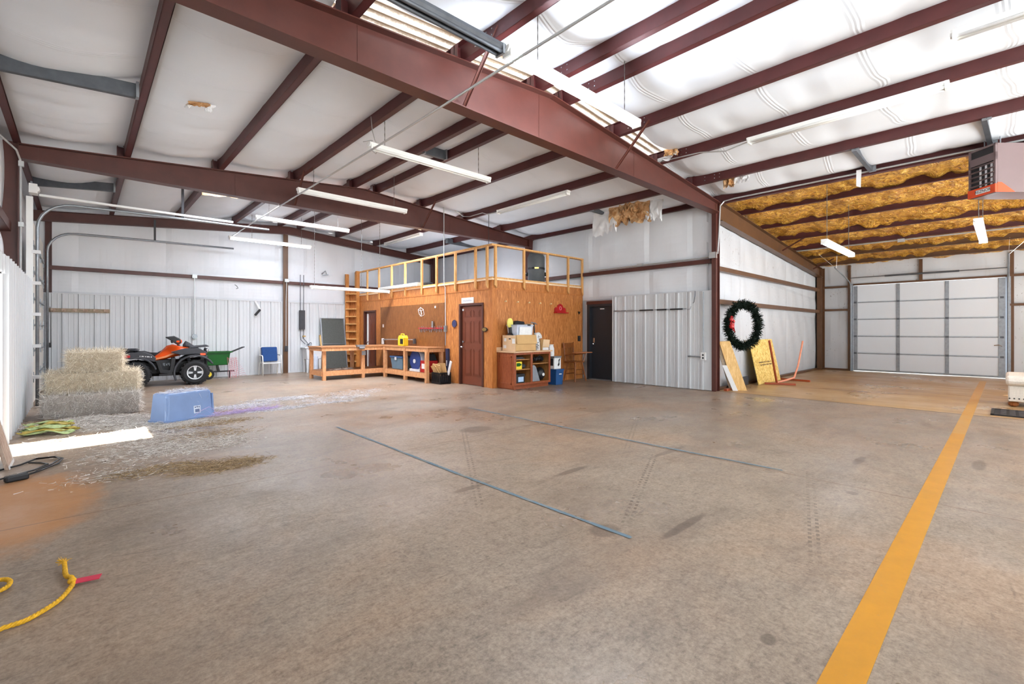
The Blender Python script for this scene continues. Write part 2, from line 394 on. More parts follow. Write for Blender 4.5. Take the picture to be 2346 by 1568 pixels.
    c=mix(t,math_(t,'MULTIPLY',math_(t,'MULTIPLY',crack,math_(t,'LESS_THAN',X,2.1)),.6),c,rgb((96,86,76)))
    c=mix(t,line(X,10.9,.03),c,rgb((86,68,50)))
    # tyre tread tracks: dashed pairs of bars
    def track(x0,y0,x1,y1):
        L=sqrt((x1-x0)**2+(y1-y0)**2);ux,uy=(x1-x0)/L,(y1-y0)/L
        s=math_(t,'ADD',math_(t,'MULTIPLY',math_(t,'SUBTRACT',X,x0),ux),math_(t,'MULTIPLY',math_(t,'SUBTRACT',Y,y0),uy))
        w=math_(t,'SUBTRACT',math_(t,'MULTIPLY',math_(t,'SUBTRACT',X,x0),-uy),math_(t,'MULTIPLY',math_(t,'SUBTRACT',Y,y0),-ux))
        dash=math_(t,'GREATER_THAN',math_(t,'FRACT',math_(t,'DIVIDE',s,.075)),.45)
        two=math_(t,'LESS_THAN',math_(t,'ABSOLUTE',math_(t,'SUBTRACT',math_(t,'ABSOLUTE',w),.024)),.011)
        inn=math_(t,'MULTIPLY',math_(t,'GREATER_THAN',s,0),math_(t,'LESS_THAN',s,L))
        return math_(t,'MULTIPLY',math_(t,'MULTIPLY',dash,two),inn)
    fade=ramp(t,mid,[(.38,(.05,)*3),(.56,(.75,)*3)])
    for q in ((2.35,2.9,4.0,5.3),(2.9,1.9,4.8,2.75),(3.1,.75,5.35,1.35),(1.6,5.1,3.1,6.0),(4.4,2.9,6.8,4.2)):
        c=mix(t,math_(t,'MULTIPLY',track(*q),fade),c,rgb((96,86,76)))
    c=mix(t,1.0,c,(.79,.708,.64,1),'MULTIPLY')
    t.links.new(c,b.inputs['Base Color'])
    rr=ramp(t,noise(t,v,.7,5,.6),[(.35,(.55,)*3),(.65,(.24,)*3)]);t.links.new(rr,b.inputs['Roughness'])
    b.inputs['Specular IOR Level'].default_value=.42
    bump(t,b,math_(t,'ADD',fine,math_(t,'MULTIPLY',mid,.8)),.22,.01);return m
M['concrete']=concrete()
M['apron']=plain('bounce_apron_concrete',(226,227,228),.8,0,.05,2)  # pale slab out of view, added to bounce sunlight up to the ceiling
def paint(name,c):
    m,t,b=NT(name);v=coords(t);n=noise(t,v,5,7,.7);n2=noise(t,v,45,4,.6)
    c0=rgb(c);col=ramp(t,n,[(.3,tuple(k*.86 for k in c0[:3])+(1,)),(.65,c0)])
    col=mix(t,ramp(t,n2,[(.66,(0,0,0)),(.74,(.45,)*3)]),col,rgb((150,132,100)))
    sx=N(t,'SeparateXYZ');t.links.new(v,sx.inputs[0])
    col=mix(t,math_(t,'MULTIPLY',math_(t,'GREATER_THAN',sx.outputs[0],8.8),ramp(t,n,[(.4,(.2,)*3),(.6,(.65,)*3)])),col,rgb((180,142,84)))
    t.links.new(col,b.inputs['Base Color']);b.inputs['Roughness'].default_value=.45;return m
M['line_yellow']=paint('yellow_floor_paint',(194,132,10))
def chalk():
    m,t,b=NT('blue_chalk');v=coords(t);n=noise(t,v,6,6,.75);n2=noise(t,v,60,3)
    t.links.new(mix(t,ramp(t,math_(t,'ADD',n,math_(t,'MULTIPLY',n2,.25)),[(.6,(0,0,0)),(.8,(1,1,1))]),rgb((96,116,128)),rgb((140,138,130))),b.inputs['Base Color'])
    b.inputs['Roughness'].default_value=.8;return m
M['chalk']=chalk()
# ------------------------------------------------------------------ setting
RIDGE=5.05; XL,XR=-.75,10.85; YB=16.4; Y0=-5.0
F1,F2,F3=4.6,10.7,16.3
def zr(x): return 4.86-.083*abs(x-RIDGE)       # top of the rafters
def zl(x): return 4.42-.09*(x-XR)              # lean-to: top of rafter / underside of purlins
PUR=[.57,2.0,3.43,4.75,5.35,6.67,8.1,9.53]
ORD=['first','second','third','fourth','fifth','sixth','seventh','eighth']

mb=MB();mb.sheet(lambda u,v:(u,v,0),[-.98,10.9,20.2],[Y0-.1,8,17]);struct('floor',mb,M['concrete'])
mb=MB();mb.sheet(lambda u,v:(u,v,-.01),[-30,0,40],[-40,-20,Y0-.1]);mb.sheet(lambda u,v:(u,v,-.01),[-30,-.98],[Y0-.1,8,30]);struct('ground_bounce_apron',mb,M['apron'])  # second sheet set: unseen ground added as a sun reflector
def ribbed(p0,p1,z0,z1,nx,ny,pitch=.305,depth=.03,first=.1):   # profiled sheet from p0 to p1, ribs along the normal (nx,ny)
    p0=Vector(p0);p1=Vector(p1);L=(p1-p0).length;d=(p1-p0)/L
    prof=[(0,0)];u=first
    while u<L:
        for a,b in ((-.032,0),(-.018,1),(.018,1),(.032,0)):
            if 0<u+a<L:prof.append((u+a,b*depth))
        for k in (.1,.2):
            for a,b in ((-.012,0),(0,.2),(.012,0)):
                if 0<u+k+a<L:prof.append((u+k+a,b*depth))
        u+=pitch
    prof.append((L,0))
    mb=MB();vs=[];fs=[]
    for a,b in prof:
        p=p0+d*a;vs+=[(p.x+nx*b,p.y+ny*b,z0),(p.x+nx*b,p.y+ny*b,z1)]
    fs=[(2*i,2*i+2,2*i+3,2*i+1) for i in range(len(prof)-1)]
    return mb.add(vs,fs)
def quilt(p0,p1,z0,z1,nx,ny,seams,bul=.05,zs=None,top=None):
    # insulation facing that pillows between girts (zs) and seams
    p0=Vector(p0);p1=Vector(p1);L=(p1-p0).length;d=(p1-p0)/L
    nu=max(10,int(L/.13));us=[L*i/nu for i in range(nu+1)];zz=[z0,z1] if not zs else [z0]+zs+[z1]
    vs=[]
    for a,b in zip(zz[:-1],zz[1:]):vs+=[a+(b-a)*k/8 for k in range(8)]
    vs.append(zz[-1])
    def fn(u,t):
        z=t
        for a,b in zip(zz[:-1],zz[1:]):
            if a<=t<=b:k=(t-a)/(b-a);break
        s_=min([abs(u-q) for q in seams] or [9])
        h=bul*(sin(pi*k)**.6)*(1-.55*exp(-(s_/.09)**2))+.008*sin(u*7.3+t*3)
        p=p0+d*u
        if top: z=z0+(z-z0)*(top(p)-z0)/(z1-z0)
        return (p.x+nx*h,p.y+ny*h,z)
    mb=MB();mb.sheet(fn,us,vs);return mb

# left (eave) wall: low metal liner with a doorway, insulation above
w=MB()
DP=.05
for a,b in ((ribbed((-.7,7.55),(-.7,Y0),0,2.35,1,0,.305,DP),0),(ribbed((-.7,12.3),(-.7,8.46),0,2.35,1,0,.305,DP),0),(ribbed((-.7,8.46),(-.7,7.55),2.12,2.35,1,0),0)):w.add(a.v,a.f)
w.box(-.95,Y0,2.35,-.69,12.35,2.375);w.box(-.95,8.43,0,-.7,8.46,2.12);w.box(-.95,7.55,0,-.7,7.58,2.12)
struct('wall_left',w,M['panel'])
q=quilt((-.93,Y0),(-.93,12.4),2.35,4.62,1,0,[.9+1.8*i for i in range(9)],.06,[3.0]);q.box(-1.0,Y0,2.35,-.97,16.6,4.75);q.box(-1,12.4,3.95,-.95,16.5,4.62)
q.box(-1.0,Y0,0,-.97,7.55,2.4);q.box(-1.0,8.46,0,-.97,16.6,2.4)
struct('wall_left_upper',q,M['vinyl'])
# back (gable) wall
w=ribbed((-.7,YB),(7.36,YB),0,2.35,0,-1,.305,.03,.08);w.box(-.72,YB,2.35,7.36,YB-.02,2.372);w.box(-.72,YB-.012,0,7.36,YB,.05)
struct('wall_back',w,M['panel'])
q=quilt((-.95,YB+.1),(10.95,YB+.1),2.33,4.5,0,-1,[.95,2.75,4.0,5.75,6.7,8.4,10.2],.045,[3.0],top=lambda p:zr(p.x)+.2);q.box(-1,YB+.2,0,11,YB+.24,5.2)
struct('wall_back_upper',q,M['vinyl'])
# right (eave) wall between the lean-to opening and the back wall
w=ribbed((10.78,4.71),(10.78,7.44),.01,2.34,-1,0,.305,.03,.22);w.box(10.77,4.7,2.34,10.95,7.46,2.36);w.box(10.745,4.695,.01,10.775,4.712,2.36);w.box(10.76,7.42,.01,10.95,7.46,2.36)
struct('wall_right',w,M['panel'])
q=quilt((10.96,YB+.1),(10.96,4.72),2.3,4.56,-1,0,[2.2,4,6.2,8.3,10.1,11.3],.06,[3.04]);q.box(11.0,4.7,0,11.04,7.49,4.6);q.box(11.0,8.35,0,11.04,16.6,4.6);q.box(11.0,7.4,2.24,11.04,8.4,4.6)
struct('wall_right_upper',q,M['vinyl'])
# roof insulation of the hall, with two cut-outs for the translucent panels
HOLES=((1.9,8.12,4.25,5.2),(1.95,8.55,11.35,12.35))
yseam=[-1.6+1.15*i for i in range(17)]
def roof(x0,x1):
    us=sorted(set([x0+(x1-x0)*i/14 for i in range(15)]+[h for H_ in HOLES for h in H_[:2] if x0<h<x1]))
    vs=sorted(set([round(Y0+i*.14,3) for i in range(int((YB+.12-Y0)/.14)+1)]+[YB+.1]+[h for H_ in HOLES for h in H_[2:]]))
    def fn(x,y):
        k=(x-x0)/(x1-x0);fr=min(abs(y-f) for f in(-1.5,F1,F2,F3))
        s_=min(abs(y-q-.05*sin(x*3)) for q in yseam)
        sag=.04+.15*sin(pi*k)*min(1,(x1-x0)/1.3)
        h=sag*(1-.75*exp(-(fr/.28)**2))*(1-.16*exp(-(s_/.07)**2))+.006*sin(x*9+y*4)*sin(pi*k)
        return (x,y,zr(x)+.21-h)
    return us,vs,fn
rb=MB()
edges=[XL-.2]+PUR[:4]+[RIDGE]+PUR[4:]+[XR+.12]
for a,b in zip(edges[:-1],edges[1:]):
    us,vs,fn=roof(a,b);rb.sheet(fn,us,vs,skip=lambda u,v:any(h[0]<u<h[1] and h[2]<v<h[3] for h in HOLES))
struct('ceiling',rb,M['vinyl_roof'],smooth=True)
# corrugated translucent panels above the cut-outs
def skyl(h,label):
    mb=MB();x0,x1,y0,y1=h[0]-.15,h[1]+.15,h[2]-.12,h[3]+.12
    prof=[];y=y0
    while y<y1:
        prof+=[(y,0),(y+.05,0),(y+.075,.035),(y+.125,.035),(y+.15,0)];y+=.15
    for xa,xb in ((x0,RIDGE),(RIDGE,x1)):
        vs=[];
        for p,d in prof:vs+=[(xa,p,zr(xa)+.23+d),(xb,p,zr(xb)+.23+d)]
        mb.add(vs,[(2*i,2*i+1,2*i+3,2*i+2) for i in range(len(prof)-1)])
    return mb
struct('window_1',skyl(HOLES[0],''),M['skylight'],label='dirty translucent corrugated skylight beside the nearest rafter')
struct('window_2',skyl(HOLES[1],''),M['skylight2'],label='translucent skylight hidden behind the middle rafter')
# lean-to shell
q=quilt((XR+.1,4.78),(20,4.78),0,4.3,0,-1,[1.7,3.5,5.4,7.2],.03,[2.08,2.86],top=lambda p:zl(p.x)+.22);q.box(10.9,4.84,0,20,4.88,4.6)
struct('wall_lean_to_left',q,M['vinyl_lt'])
q=MB()
for ya,yb,z0,z1,zs in ((4.8,3.72,0,3.95,[2.15,2.99]),(.0,Y0,0,3.95,[2.15,3.02]),(3.72,0,3.02,3.95,[3.3])):
    a=quilt((19.92,ya),(19.92,yb),z0,z1,-1,0,[.6],.03,zs);q.add(a.v,a.f)
q.box(20.0,Y0,3.0,20.05,4.9,4.1);q.box(20.0,3.7,0,20.05,4.9,4.1);q.box(20.0,Y0,0,20.05,.03,4.1)
struct('wall_lean_to_back',q,M['vinyl_lt'])
LP=[12.15,13.6,15.05,16.4,17.75,19.1]
rng=random.Random(3)
def fh(x,y):
    import mathutils
    n=mathutils.noise.noise((x*1.7,y*1.7,0))*.06+mathutils.noise.noise((x*4.5,y*4.5,3))*.045+mathutils.noise.noise((x*11,y*11,5))*.025
    d=min(abs(x-p) for p in LP);near=exp(-(d/.16)**2)
    # foam creeps irregularly down the purlin webs
    return zl(x)+.15-n-near*(.01+.16*max(0,mathutils.noise.noise((x*.9,y*2.6,9))+.12+.35*mathutils.noise.noise((x*3,y*7,2))))
fm=MB();fm.sheet(lambda x,y:(x,y,fh(x,y)),[10.9+i*.05 for i in range(182)],[Y0+i*.055 for i in range(int((4.75-Y0)/.055)+1)])
fm.box(10.9,Y0,4.75,20,4.85,4.8)
struct('ceiling_lean_to',fm,M['foam'],smooth=True)

# ------------------------------------------------------------------ painted lines on the slab
single('floor_line',MB().box(-1.5,.385,.0005,18.35,.522,.0025),M['line_yellow'],'solid yellow painted line running across the slab into the lean-to','floor marking',kind='thing')
def chalkline(x,y0,y1,lab):
    mb=MB();r=random.Random(int(x*10));ys=[y0+(y1-y0)*i/40 for i in range(41)]
    w=[.014+.007*r.random() for _ in ys]
    vs=[p for y,k in zip(ys,w) for p in ((x-k+.012*sin(y*1.3),y,.004),(x+k+.012*sin(y*1.3),y,.004))]
    mb.add(vs,[(2*i,2*i+1,2*i+3,2*i+2) for i in range(40)])
    single('chalk_line',mb,M['chalk'],lab,'floor marking',kind='thing')
chalkline(2.74,1.75,6.72,'worn blue chalk line on the slab, the one closer to the hay bales')
chalkline(5.18,1.55,6.72,'worn blue chalk line on the slab, the one closer to the cabinet with boxes')

# ------------------------------------------------------------------ steel frame
def ibeam_poly(pts_top,zb,y,wf=.2,tw=.01,tf=.014,stiff=(),name='',label='',cat='steel beam',group=None,mat='steel',dots=True):
    t=thing(name,label,cat,(pts_top[0][0],y,zb),0,group,kind='thing')
    x0,x1=pts_top[0][0],pts_top[-1][0]
    web=MB();web.prism([(x0,zb),(x1,zb)]+[(x,z) for x,z in reversed(pts_top)],'y',y-tw/2,y+tw/2)
    for s_ in stiff:
        web.box(s_-.004,y-.009,zb,s_+.004,y+.009,[z for x,z in [(s_,interp(pts_top,s_))]][0])
    obj('web',web,M[mat],t)
    f=MB();f.box(x0,y-wf/2,zb-tf,x1,y+wf/2,zb);obj('lower_flange',f,M[mat],t)
    f=MB()
    for a,b in zip(pts_top[:-1],pts_top[1:]):
        f.add([(a[0],y-wf/2,a[1]),(b[0],y-wf/2,b[1]),(b[0],y+wf/2,b[1]),(a[0],y+wf/2,a[1]),(a[0],y-wf/2,a[1]-tf),(b[0],y-wf/2,b[1]-tf),(b[0],y+wf/2,b[1]-tf),(a[0],y+wf/2,a[1]-tf)],
              [(0,1,2,3),(7,6,5,4),(0,4,5,1),(2,6,7,3),(1,5,6,2),(0,3,7,4)])
    obj('upper_flange',f,M[mat],t)
    return t
def interp(p,x):
    for a,b in zip(p[:-1],p[1:]):
        if a[0]<=x<=b[0]:return a[1]+(b[1]-a[1])*(x-a[0])/(b[0]-a[0])
    return p[-1][1]
top=[(-.72,zr(-.72)-.01),(RIDGE,zr(RIDGE)-.01),(10.8,zr(10.8)-.01)]
ibeam_poly(top,4.15,F1,.2,stiff=(2.1,4.82,7.3),name='steel_rafter',label='large red-brown tapered rafter beneath the dirty skylight, nearest of the roof frames',group='main roof rafters')
ibeam_poly(top,4.15,F2,.2,stiff=(2.3,4.9,7.6,-.5),name='steel_rafter',label='red-brown tapered rafter crossing mid hall, meeting the wall behind the grey loft drum',group='main roof rafters')
# end-wall frame follows the slope
t=thing('steel_rafter','red-brown gable rafter running along the top of the back wall','steel beam',(RIDGE,F3,4.6),0,'main roof rafters',kind='thing')
w_=MB();f_=MB()
for xa,xb in((-.9,RIDGE),(RIDGE,10.85)):
    za,zb=zr(xa)-.01,zr(xb)-.01
    w_.add([(xa,F3-.01,za),(xb,F3-.01,zb),(xb,F3-.01,zb-.24),(xa,F3-.01,za-.24),(xa,F3+.01,za),(xb,F3+.01,zb),(xb,F3+.01,zb-.24),(xa,F3+.01,za-.24)],[(0,1,2,3),(7,6,5,4),(0,4,5,1),(3,2,6,7),(1,5,6,2),(0,3,7,4)])
    for o_ in(0,-.24):f_.bar((xa,F3-.02,za+o_),(xb,F3-.02,zb+o_),.13,.012)
obj('web',w_,M['steel'],t);obj('flange',f_,M['steel'],t)
# purlins (Z sections) on the rafters
def zsec(x,y0,y1,z,h=.2,s_=1,sl=0):
    mb=MB();mb.box(x-.004,y0,z,x+.004,y1,z+h)
    mb.box(x,y0,z,x+s_*.085,y1,z+.006);mb.box(x+s_*.079,y0,z,x+s_*.085,y1,z+.022);mb.box(x-s_*.065,y0,z+h-.006,x,y1,z+h)
    return mb
plab=['purlin nearest the left eave wall','second purlin in from the left eave wall','third purlin in from the left eave wall','left purlin of the close pair at the ridge','right purlin of the close pair at the ridge','purlin one bay right of the ridge pair','purlin carrying the surface-mounted strip lights','purlin above the big torn insulation, last before the right eave']
for x,l in zip(PUR,plab):
    sgn=1
    t=thing('roof_purlin','long red-brown '+l,'steel purlin',(x,F1,zr(x)),0,'main roof purlins',kind='thing')
    obj('section',zsec(x,Y0,F3+.1,zr(x)+.003,.2,sgn),M['steel_dark'],t)
    for f in(F1,F2):
        b=MB();b.box(x-.1,f-.07,zr(x),x-.09,f+.07,zr(x)+.17);b.box(x-.1,f-.005,zr(x),x,f+.005,zr(x)+.17)
        obj('clip_plate',b,M['steel_dark'],t)
    for dy in(-.6,-.5,-.3,.12):
        for dz in(.06,.13):obj('bolt',MB().cyl((x-.013,F1+dy,zr(x)+dz),(x+.013,F1+dy,zr(x)+dz),.009,6),M['chrome'],t)
for x,nm,l in((XL-.02,'eave_strut','red-brown eave strut along the top of the left wall'),(XR+.02,'eave_strut','red-brown eave strut above the lean-to opening and right wall')):
    sg=1 if x<5 else -1
    t=thing(nm,l,'steel beam',(x,F1,zr(x)),0,None,kind='thing');obj('section',zsec(x,Y0,F3+.1,zr(x)+.003,.2,sg),M['steel_dark'],t)
# flange braces
def brace(p,q,lab):
    single('flange_brace',MB().bar(p,q,.04,.012).bar(Vector(p)+Vector((.018,0,0)),Vector(q)+Vector((.018,0,0)),.006,.04),M['steel'],lab,'brace','flange braces')
brace((3.43,F1-.06,4.16),(3.43,3.9,zr(3.43)+.12),'red-brown angle brace at the nearest rafter, left of the lit strip light')
brace((6.64,F1-.06,4.16),(6.64,3.9,zr(6.64)+.06),'red-brown angle brace at the nearest rafter, under the right end of the lit strip light')
brace((3.43,F2-.06,4.16),(3.43,10.05,zr(3.43)+.05),'red-brown angle brace at the middle rafter, left one')
brace((6.67,F2-.06,4.16),(6.67,10.0,zr(6.67)+.05),'red-brown angle brace at the middle rafter, right one')
# columns
def column(name,label,x0,x1,y,z0,z1,axis='x',mat='steel',cat='steel column',w=.2):
    t=thing(name,label,cat,((x0+x1)/2,y,z0),0,None,kind='thing')
    wb=MB();wb.box(x0,y-.006,z0,x1,y+.006,z1) if axis=='x' else wb.box(y-.006,x0,z0,y+.006,x1,z1)
    obj('web',wb,M[mat],t)
    for k in(x0,x1):
        f=MB()
        if axis=='x':f.box(k-.006,y-w/2,z0,k+.006,y+w/2,z1)
        else:f.box(y-w/2,k-.006,z0,y+w/2,k+.006,z1)
        obj('flange',f,M[mat],t)
    return t
column('steel_column','red-brown column rising above the left wall liner, under the middle rafter',-.94,-.715,F2,0,4.4)
column('steel_column','red-brown column at the corner where the lean-to opens',10.74,10.94,4.64,0,4.42,w=.1)
column('steel_column','red-brown column behind the grey drum on the loft',10.68,10.94,F2,0,4.42)
column('steel_column','red-brown corner column left of the back wall beside the overhead door',-.64,-.53,16.44,0,4.4,w=.08)
column('steel_column','dark red-brown corner column at the far end of the loft',10.62,10.94,16.2,0,4.42)
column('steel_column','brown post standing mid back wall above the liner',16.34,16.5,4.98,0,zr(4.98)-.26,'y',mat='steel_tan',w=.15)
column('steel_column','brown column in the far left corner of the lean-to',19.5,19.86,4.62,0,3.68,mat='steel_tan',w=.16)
# girts
def girt(p,q,label,mat='steel',w=.12,h=.09):
    p=Vector(p);q=Vector(q)
    mb=MB().bar(p,q,w,.008).bar(p+Vector((0,0,-h)),q+Vector((0,0,-h)),w,.008)
    d=(q-p).normalized();n=Vector((d.y,-d.x,0))
    mb.bar(p+n*(w/2)+Vector((0,0,-h/2)),q+n*(w/2)+Vector((0,0,-h/2)),.008,h)
    single('wall_girt',mb,M[mat],label,'steel girt','wall girts',kind='thing')
girt((-.62,YB+.02,3.05),(10.8,YB+.02,3.05),'red-brown girt crossing the back wall above the liner')
girt((10.88,YB,3.1),(10.88,4.75,3.1),'red-brown girt on the right wall above the charcoal door')
girt((-.86,Y0,3.12),(-.86,12.3,3.12),'red-brown girt on the left wall above the liner',h=.14)
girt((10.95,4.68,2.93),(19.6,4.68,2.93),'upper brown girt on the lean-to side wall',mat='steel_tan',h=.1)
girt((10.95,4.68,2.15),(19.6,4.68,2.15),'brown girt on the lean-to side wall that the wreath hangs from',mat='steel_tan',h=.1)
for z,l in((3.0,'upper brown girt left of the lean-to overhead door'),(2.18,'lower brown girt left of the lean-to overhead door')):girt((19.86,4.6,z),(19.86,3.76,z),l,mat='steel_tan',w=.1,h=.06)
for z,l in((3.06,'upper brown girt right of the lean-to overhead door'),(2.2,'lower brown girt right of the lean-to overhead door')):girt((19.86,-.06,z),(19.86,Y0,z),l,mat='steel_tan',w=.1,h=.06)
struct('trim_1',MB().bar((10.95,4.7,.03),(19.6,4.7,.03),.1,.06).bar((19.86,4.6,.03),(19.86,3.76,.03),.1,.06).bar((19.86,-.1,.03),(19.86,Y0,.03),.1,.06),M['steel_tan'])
# lean-to steel
t=thing('lean_to_rafter','brown rafter sloping down along the lean-to side wall','steel beam',(XR,4.62,4.1),0,None,kind='thing')
xa,xb=10.95,19.6
wb=MB();wb.add([(xa,4.62,zl(xa)),(xb,4.62,zl(xb)),(xb,4.62,zl(xb)-.3),(xa,4.62,zl(xa)-.42),(xa,4.63,zl(xa)),(xb,4.63,zl(xb)),(xb,4.63,zl(xb)-.3),(xa,4.63,zl(xa)-.42)],[(0,1,2,3),(7,6,5,4),(0,4,5,1),(3,2,6,7),(1,5,6,2),(0,3,7,4)])
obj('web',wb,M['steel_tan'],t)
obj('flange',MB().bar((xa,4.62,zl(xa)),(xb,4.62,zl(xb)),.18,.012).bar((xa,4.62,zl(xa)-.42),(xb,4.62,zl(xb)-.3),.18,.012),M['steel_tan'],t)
for i,x in enumerate(LP):
    l=['purlin nearest the hall under the lean-to foam','second lean-to purlin from the hall','third lean-to purlin from the hall','fourth lean-to purlin from the hall','fifth lean-to purlin from the hall','purlin closest to the lean-to overhead door'][i]
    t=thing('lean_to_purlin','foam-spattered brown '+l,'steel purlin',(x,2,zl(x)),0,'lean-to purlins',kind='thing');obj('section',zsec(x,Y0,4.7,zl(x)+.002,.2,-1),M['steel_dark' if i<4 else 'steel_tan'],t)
brace((15.05,4.5,zl(15.05)-.28),(15.05,3.9,zl(15.05)+.04),'brown angle brace on the lean-to rafter, nearer the hall')
brace((18.2,4.5,zl(18.2)-.25),(18.2,3.9,zl(18.2)+.04),'brown angle brace on the lean-to rafter, near the corner')
# header over the lean-to opening with its long white pipe
single('header_channel',MB().box(10.84,Y0,4.37,10.88,4.55,4.45).box(10.84,Y0,4.36,10.95,4.55,4.372),M['steel_dark'],'dark red-brown header channel above the lean-to opening','steel beam',kind='thing')
single('conduit_pipe',MB().tube([(10.78,Y0,4.4),(10.78,4.2,4.4),(10.78,4.42,4.38),(10.75,4.5,4.28),(10.73,4.52,3.6),(10.72,4.54,3.25),(10.71,4.54,3.18)],.016),M['conduit'],'pale conduit along the lean-to header bending down the corner column','conduit','conduits')
single('conduit_pipe',MB().tube([(16.4,4.5,3.9),(16.4,Y0,3.88)],.02).box(16.36,1.9,3.84,16.44,2.05,3.94),M['conduit'],'pale conduit crossing under the lean-to foam between the two lit lights','conduit','conduits')
# grey zinc struts across the roof
def strut(p,q,lab,h=.17):
    p=Vector(p);q=Vector(q);t=thing('zinc_strut',lab,'strut',p,0,'zinc roof struts')
    mb=MB().bar(p,q,.006,h);mb.bar(p+Vector((0,.03,-h/2)),q+Vector((0,.03,-h/2)),.06,.006).bar(p+Vector((0,.03,h/2)),q+Vector((0,.03,h/2)),.06,.006)
    obj('channel',mb,M['zinc'],t)
    d=(q-p).normalized()
    obj('end_clip',MB().obox(q-d*.01,(.03,.1,h*1.15)),M['galv'],t);obj('end_clip',MB().obox(p+d*.01,(.03,.1,h*1.15)),M['galv'],t)
strut((-.72,7.62,4.4),(.54,7.55,4.47),'dark zinc strut between left wall and first purlin, nearer one')
strut((-.72,13.25,4.4),(.54,12.95,4.46),'dark zinc strut between left wall and first purlin, beyond the middle rafter')
strut((4.8,7.62,4.9),(5.3,7.6,4.9),'short zinc strut between the two ridge purlins')
strut((9.56,7.25,4.56),(10.75,7.0,4.46),'zinc strut left of the big torn insulation')
strut((9.56,1.75,4.56),(10.75,1.7,4.46),'zinc strut above the lean-to opening, left of the heater')
strut((9.56,.2,4.56),(10.75,.15,4.46),'zinc strut above the unit heater')
strut((9.3,13.3,4.55),(10.7,12.9,4.42),'zinc strut over the loft, beyond the middle rafter')

# ------------------------------------------------------------------ strip lights
def strip(label,c,axis,L=2.44,lit=None,hang=None,dark=False,tubes=2,upz=None,tilt=0):
    t=thing('strip_light',label,'strip light',c,0 if axis=='x' else pi/2,'fluorescent strip lights')
    R=Matrix.Rotation(tilt,4,'Y')
    hm=M['zinc'] if dark else M['white_enamel']  # dark version: zinc grey carries the backlit silhouette as well as the metal
    def part(n,mb,m,**k):
        mb.v=[tuple(R@Vector(p)) for p in mb.v];return obj(n,mb,m,t,local=True,**k)
    mb=MB();mb.prism([(-.055,.03),(.055,.03),(.055,.0),(.03,-.03),(-.03,-.03),(-.055,0)],'x',-L/2,L/2)
    part('housing',mb,hm)
    for y in(-.036,.036) if tubes==2 else (0,):
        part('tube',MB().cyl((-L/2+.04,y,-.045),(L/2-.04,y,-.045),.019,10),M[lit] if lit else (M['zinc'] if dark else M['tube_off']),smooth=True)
    for s_ in(-1,1):
        mb=MB().box(s_*(L/2-.03)-.012,-.06,-.07,s_*(L/2-.03)+.012,.06,.03)
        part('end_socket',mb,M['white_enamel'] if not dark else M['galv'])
    if hang:
        for x,zt in hang:
            mb=MB();n=int(max(3,(zt-c[2])/.05))
            mb.tube([(x,0,.03+(zt-c[2]-.03)*i/n) for i in range(n+1)],[.004 if i%2 else .007 for i in range(n+1)],5)
            obj('chain',mb,M['chain'],t,local=True)
    return t
zc=lambda x:zr(x)+.12
strip('brightly lit fluorescent strip light hanging on chains below the dirty skylight',(4.34,3.44,4.25),'x',lit='tube_on',hang=((-.75,zc(3.6)),(.9,zc(5.2))))
strip('unlit galvanised strip light darkened as backlit, end to end with the lit one',(1.86,3.44,4.2),'x',dark=True,hang=((-.9,zc(1)),),tilt=-.02)
strip('unlit white strip light hanging midway between the two big rafters',(4.47,6.72,4.29),'x',hang=((-.95,zc(3.5)),(.95,zc(5.4))))
strip('unlit white strip light hanging against the middle rafter',(4.36,9.6,4.22),'x',hang=((-.9,zc(3.5)),(.9,zc(5.2))))
strip('unlit white strip light hanging just beyond the middle rafter',(4.46,13.0,4.31),'x',hang=((-.9,zc(3.6)),(.9,zc(5.3))))
strip('lit strip light hanging in front of the back wall',(4.25,15.2,4.1),'x',L=2.3,lit='tube_back',hang=((-.55,zc(3.7)),(.85,zc(5.1))))
strip('unlit strip light hung low on long wires, left of the plywood office',(5.96,13.42,2.66),'x',hang=((-1.1,zc(4.9)),(.3,zc(6.3)),(.9,zc(6.9))))
strip('unlit strip light resting along the loft edge of the plywood office',(7.27,13.0,2.8),'y')
strip('unlit surface strip light under a purlin, at the right above the lean-to side',(8.1,1.72,zr(8.1)-.035),'y')
strip('unlit surface strip light under the same purlin, between the two big rafters',(8.1,8.0,zr(8.1)-.035),'y')
strip('unlit surface strip light under a purlin, above the loft',(8.1,14.2,zr(8.1)-.035),'y')
strip('unlit strip light showing only its end at the top of the picture',(6.9,-.8,4.62),'y')
strip('lit strip light in the lean-to, closer to the side wall with the wreath',(12.1,2.5,3.22),'x',lit='tube_lean',hang=((-1.0,zl(11.1)+.1),(.9,zl(13)+.1)))
strip('lit strip light in the lean-to, closer to the unit heater',(11.9,.32,3.22),'x',lit='tube_lean',hang=((-1.0,zl(11.1)+.1),(.9,zl(12.8)+.1)))
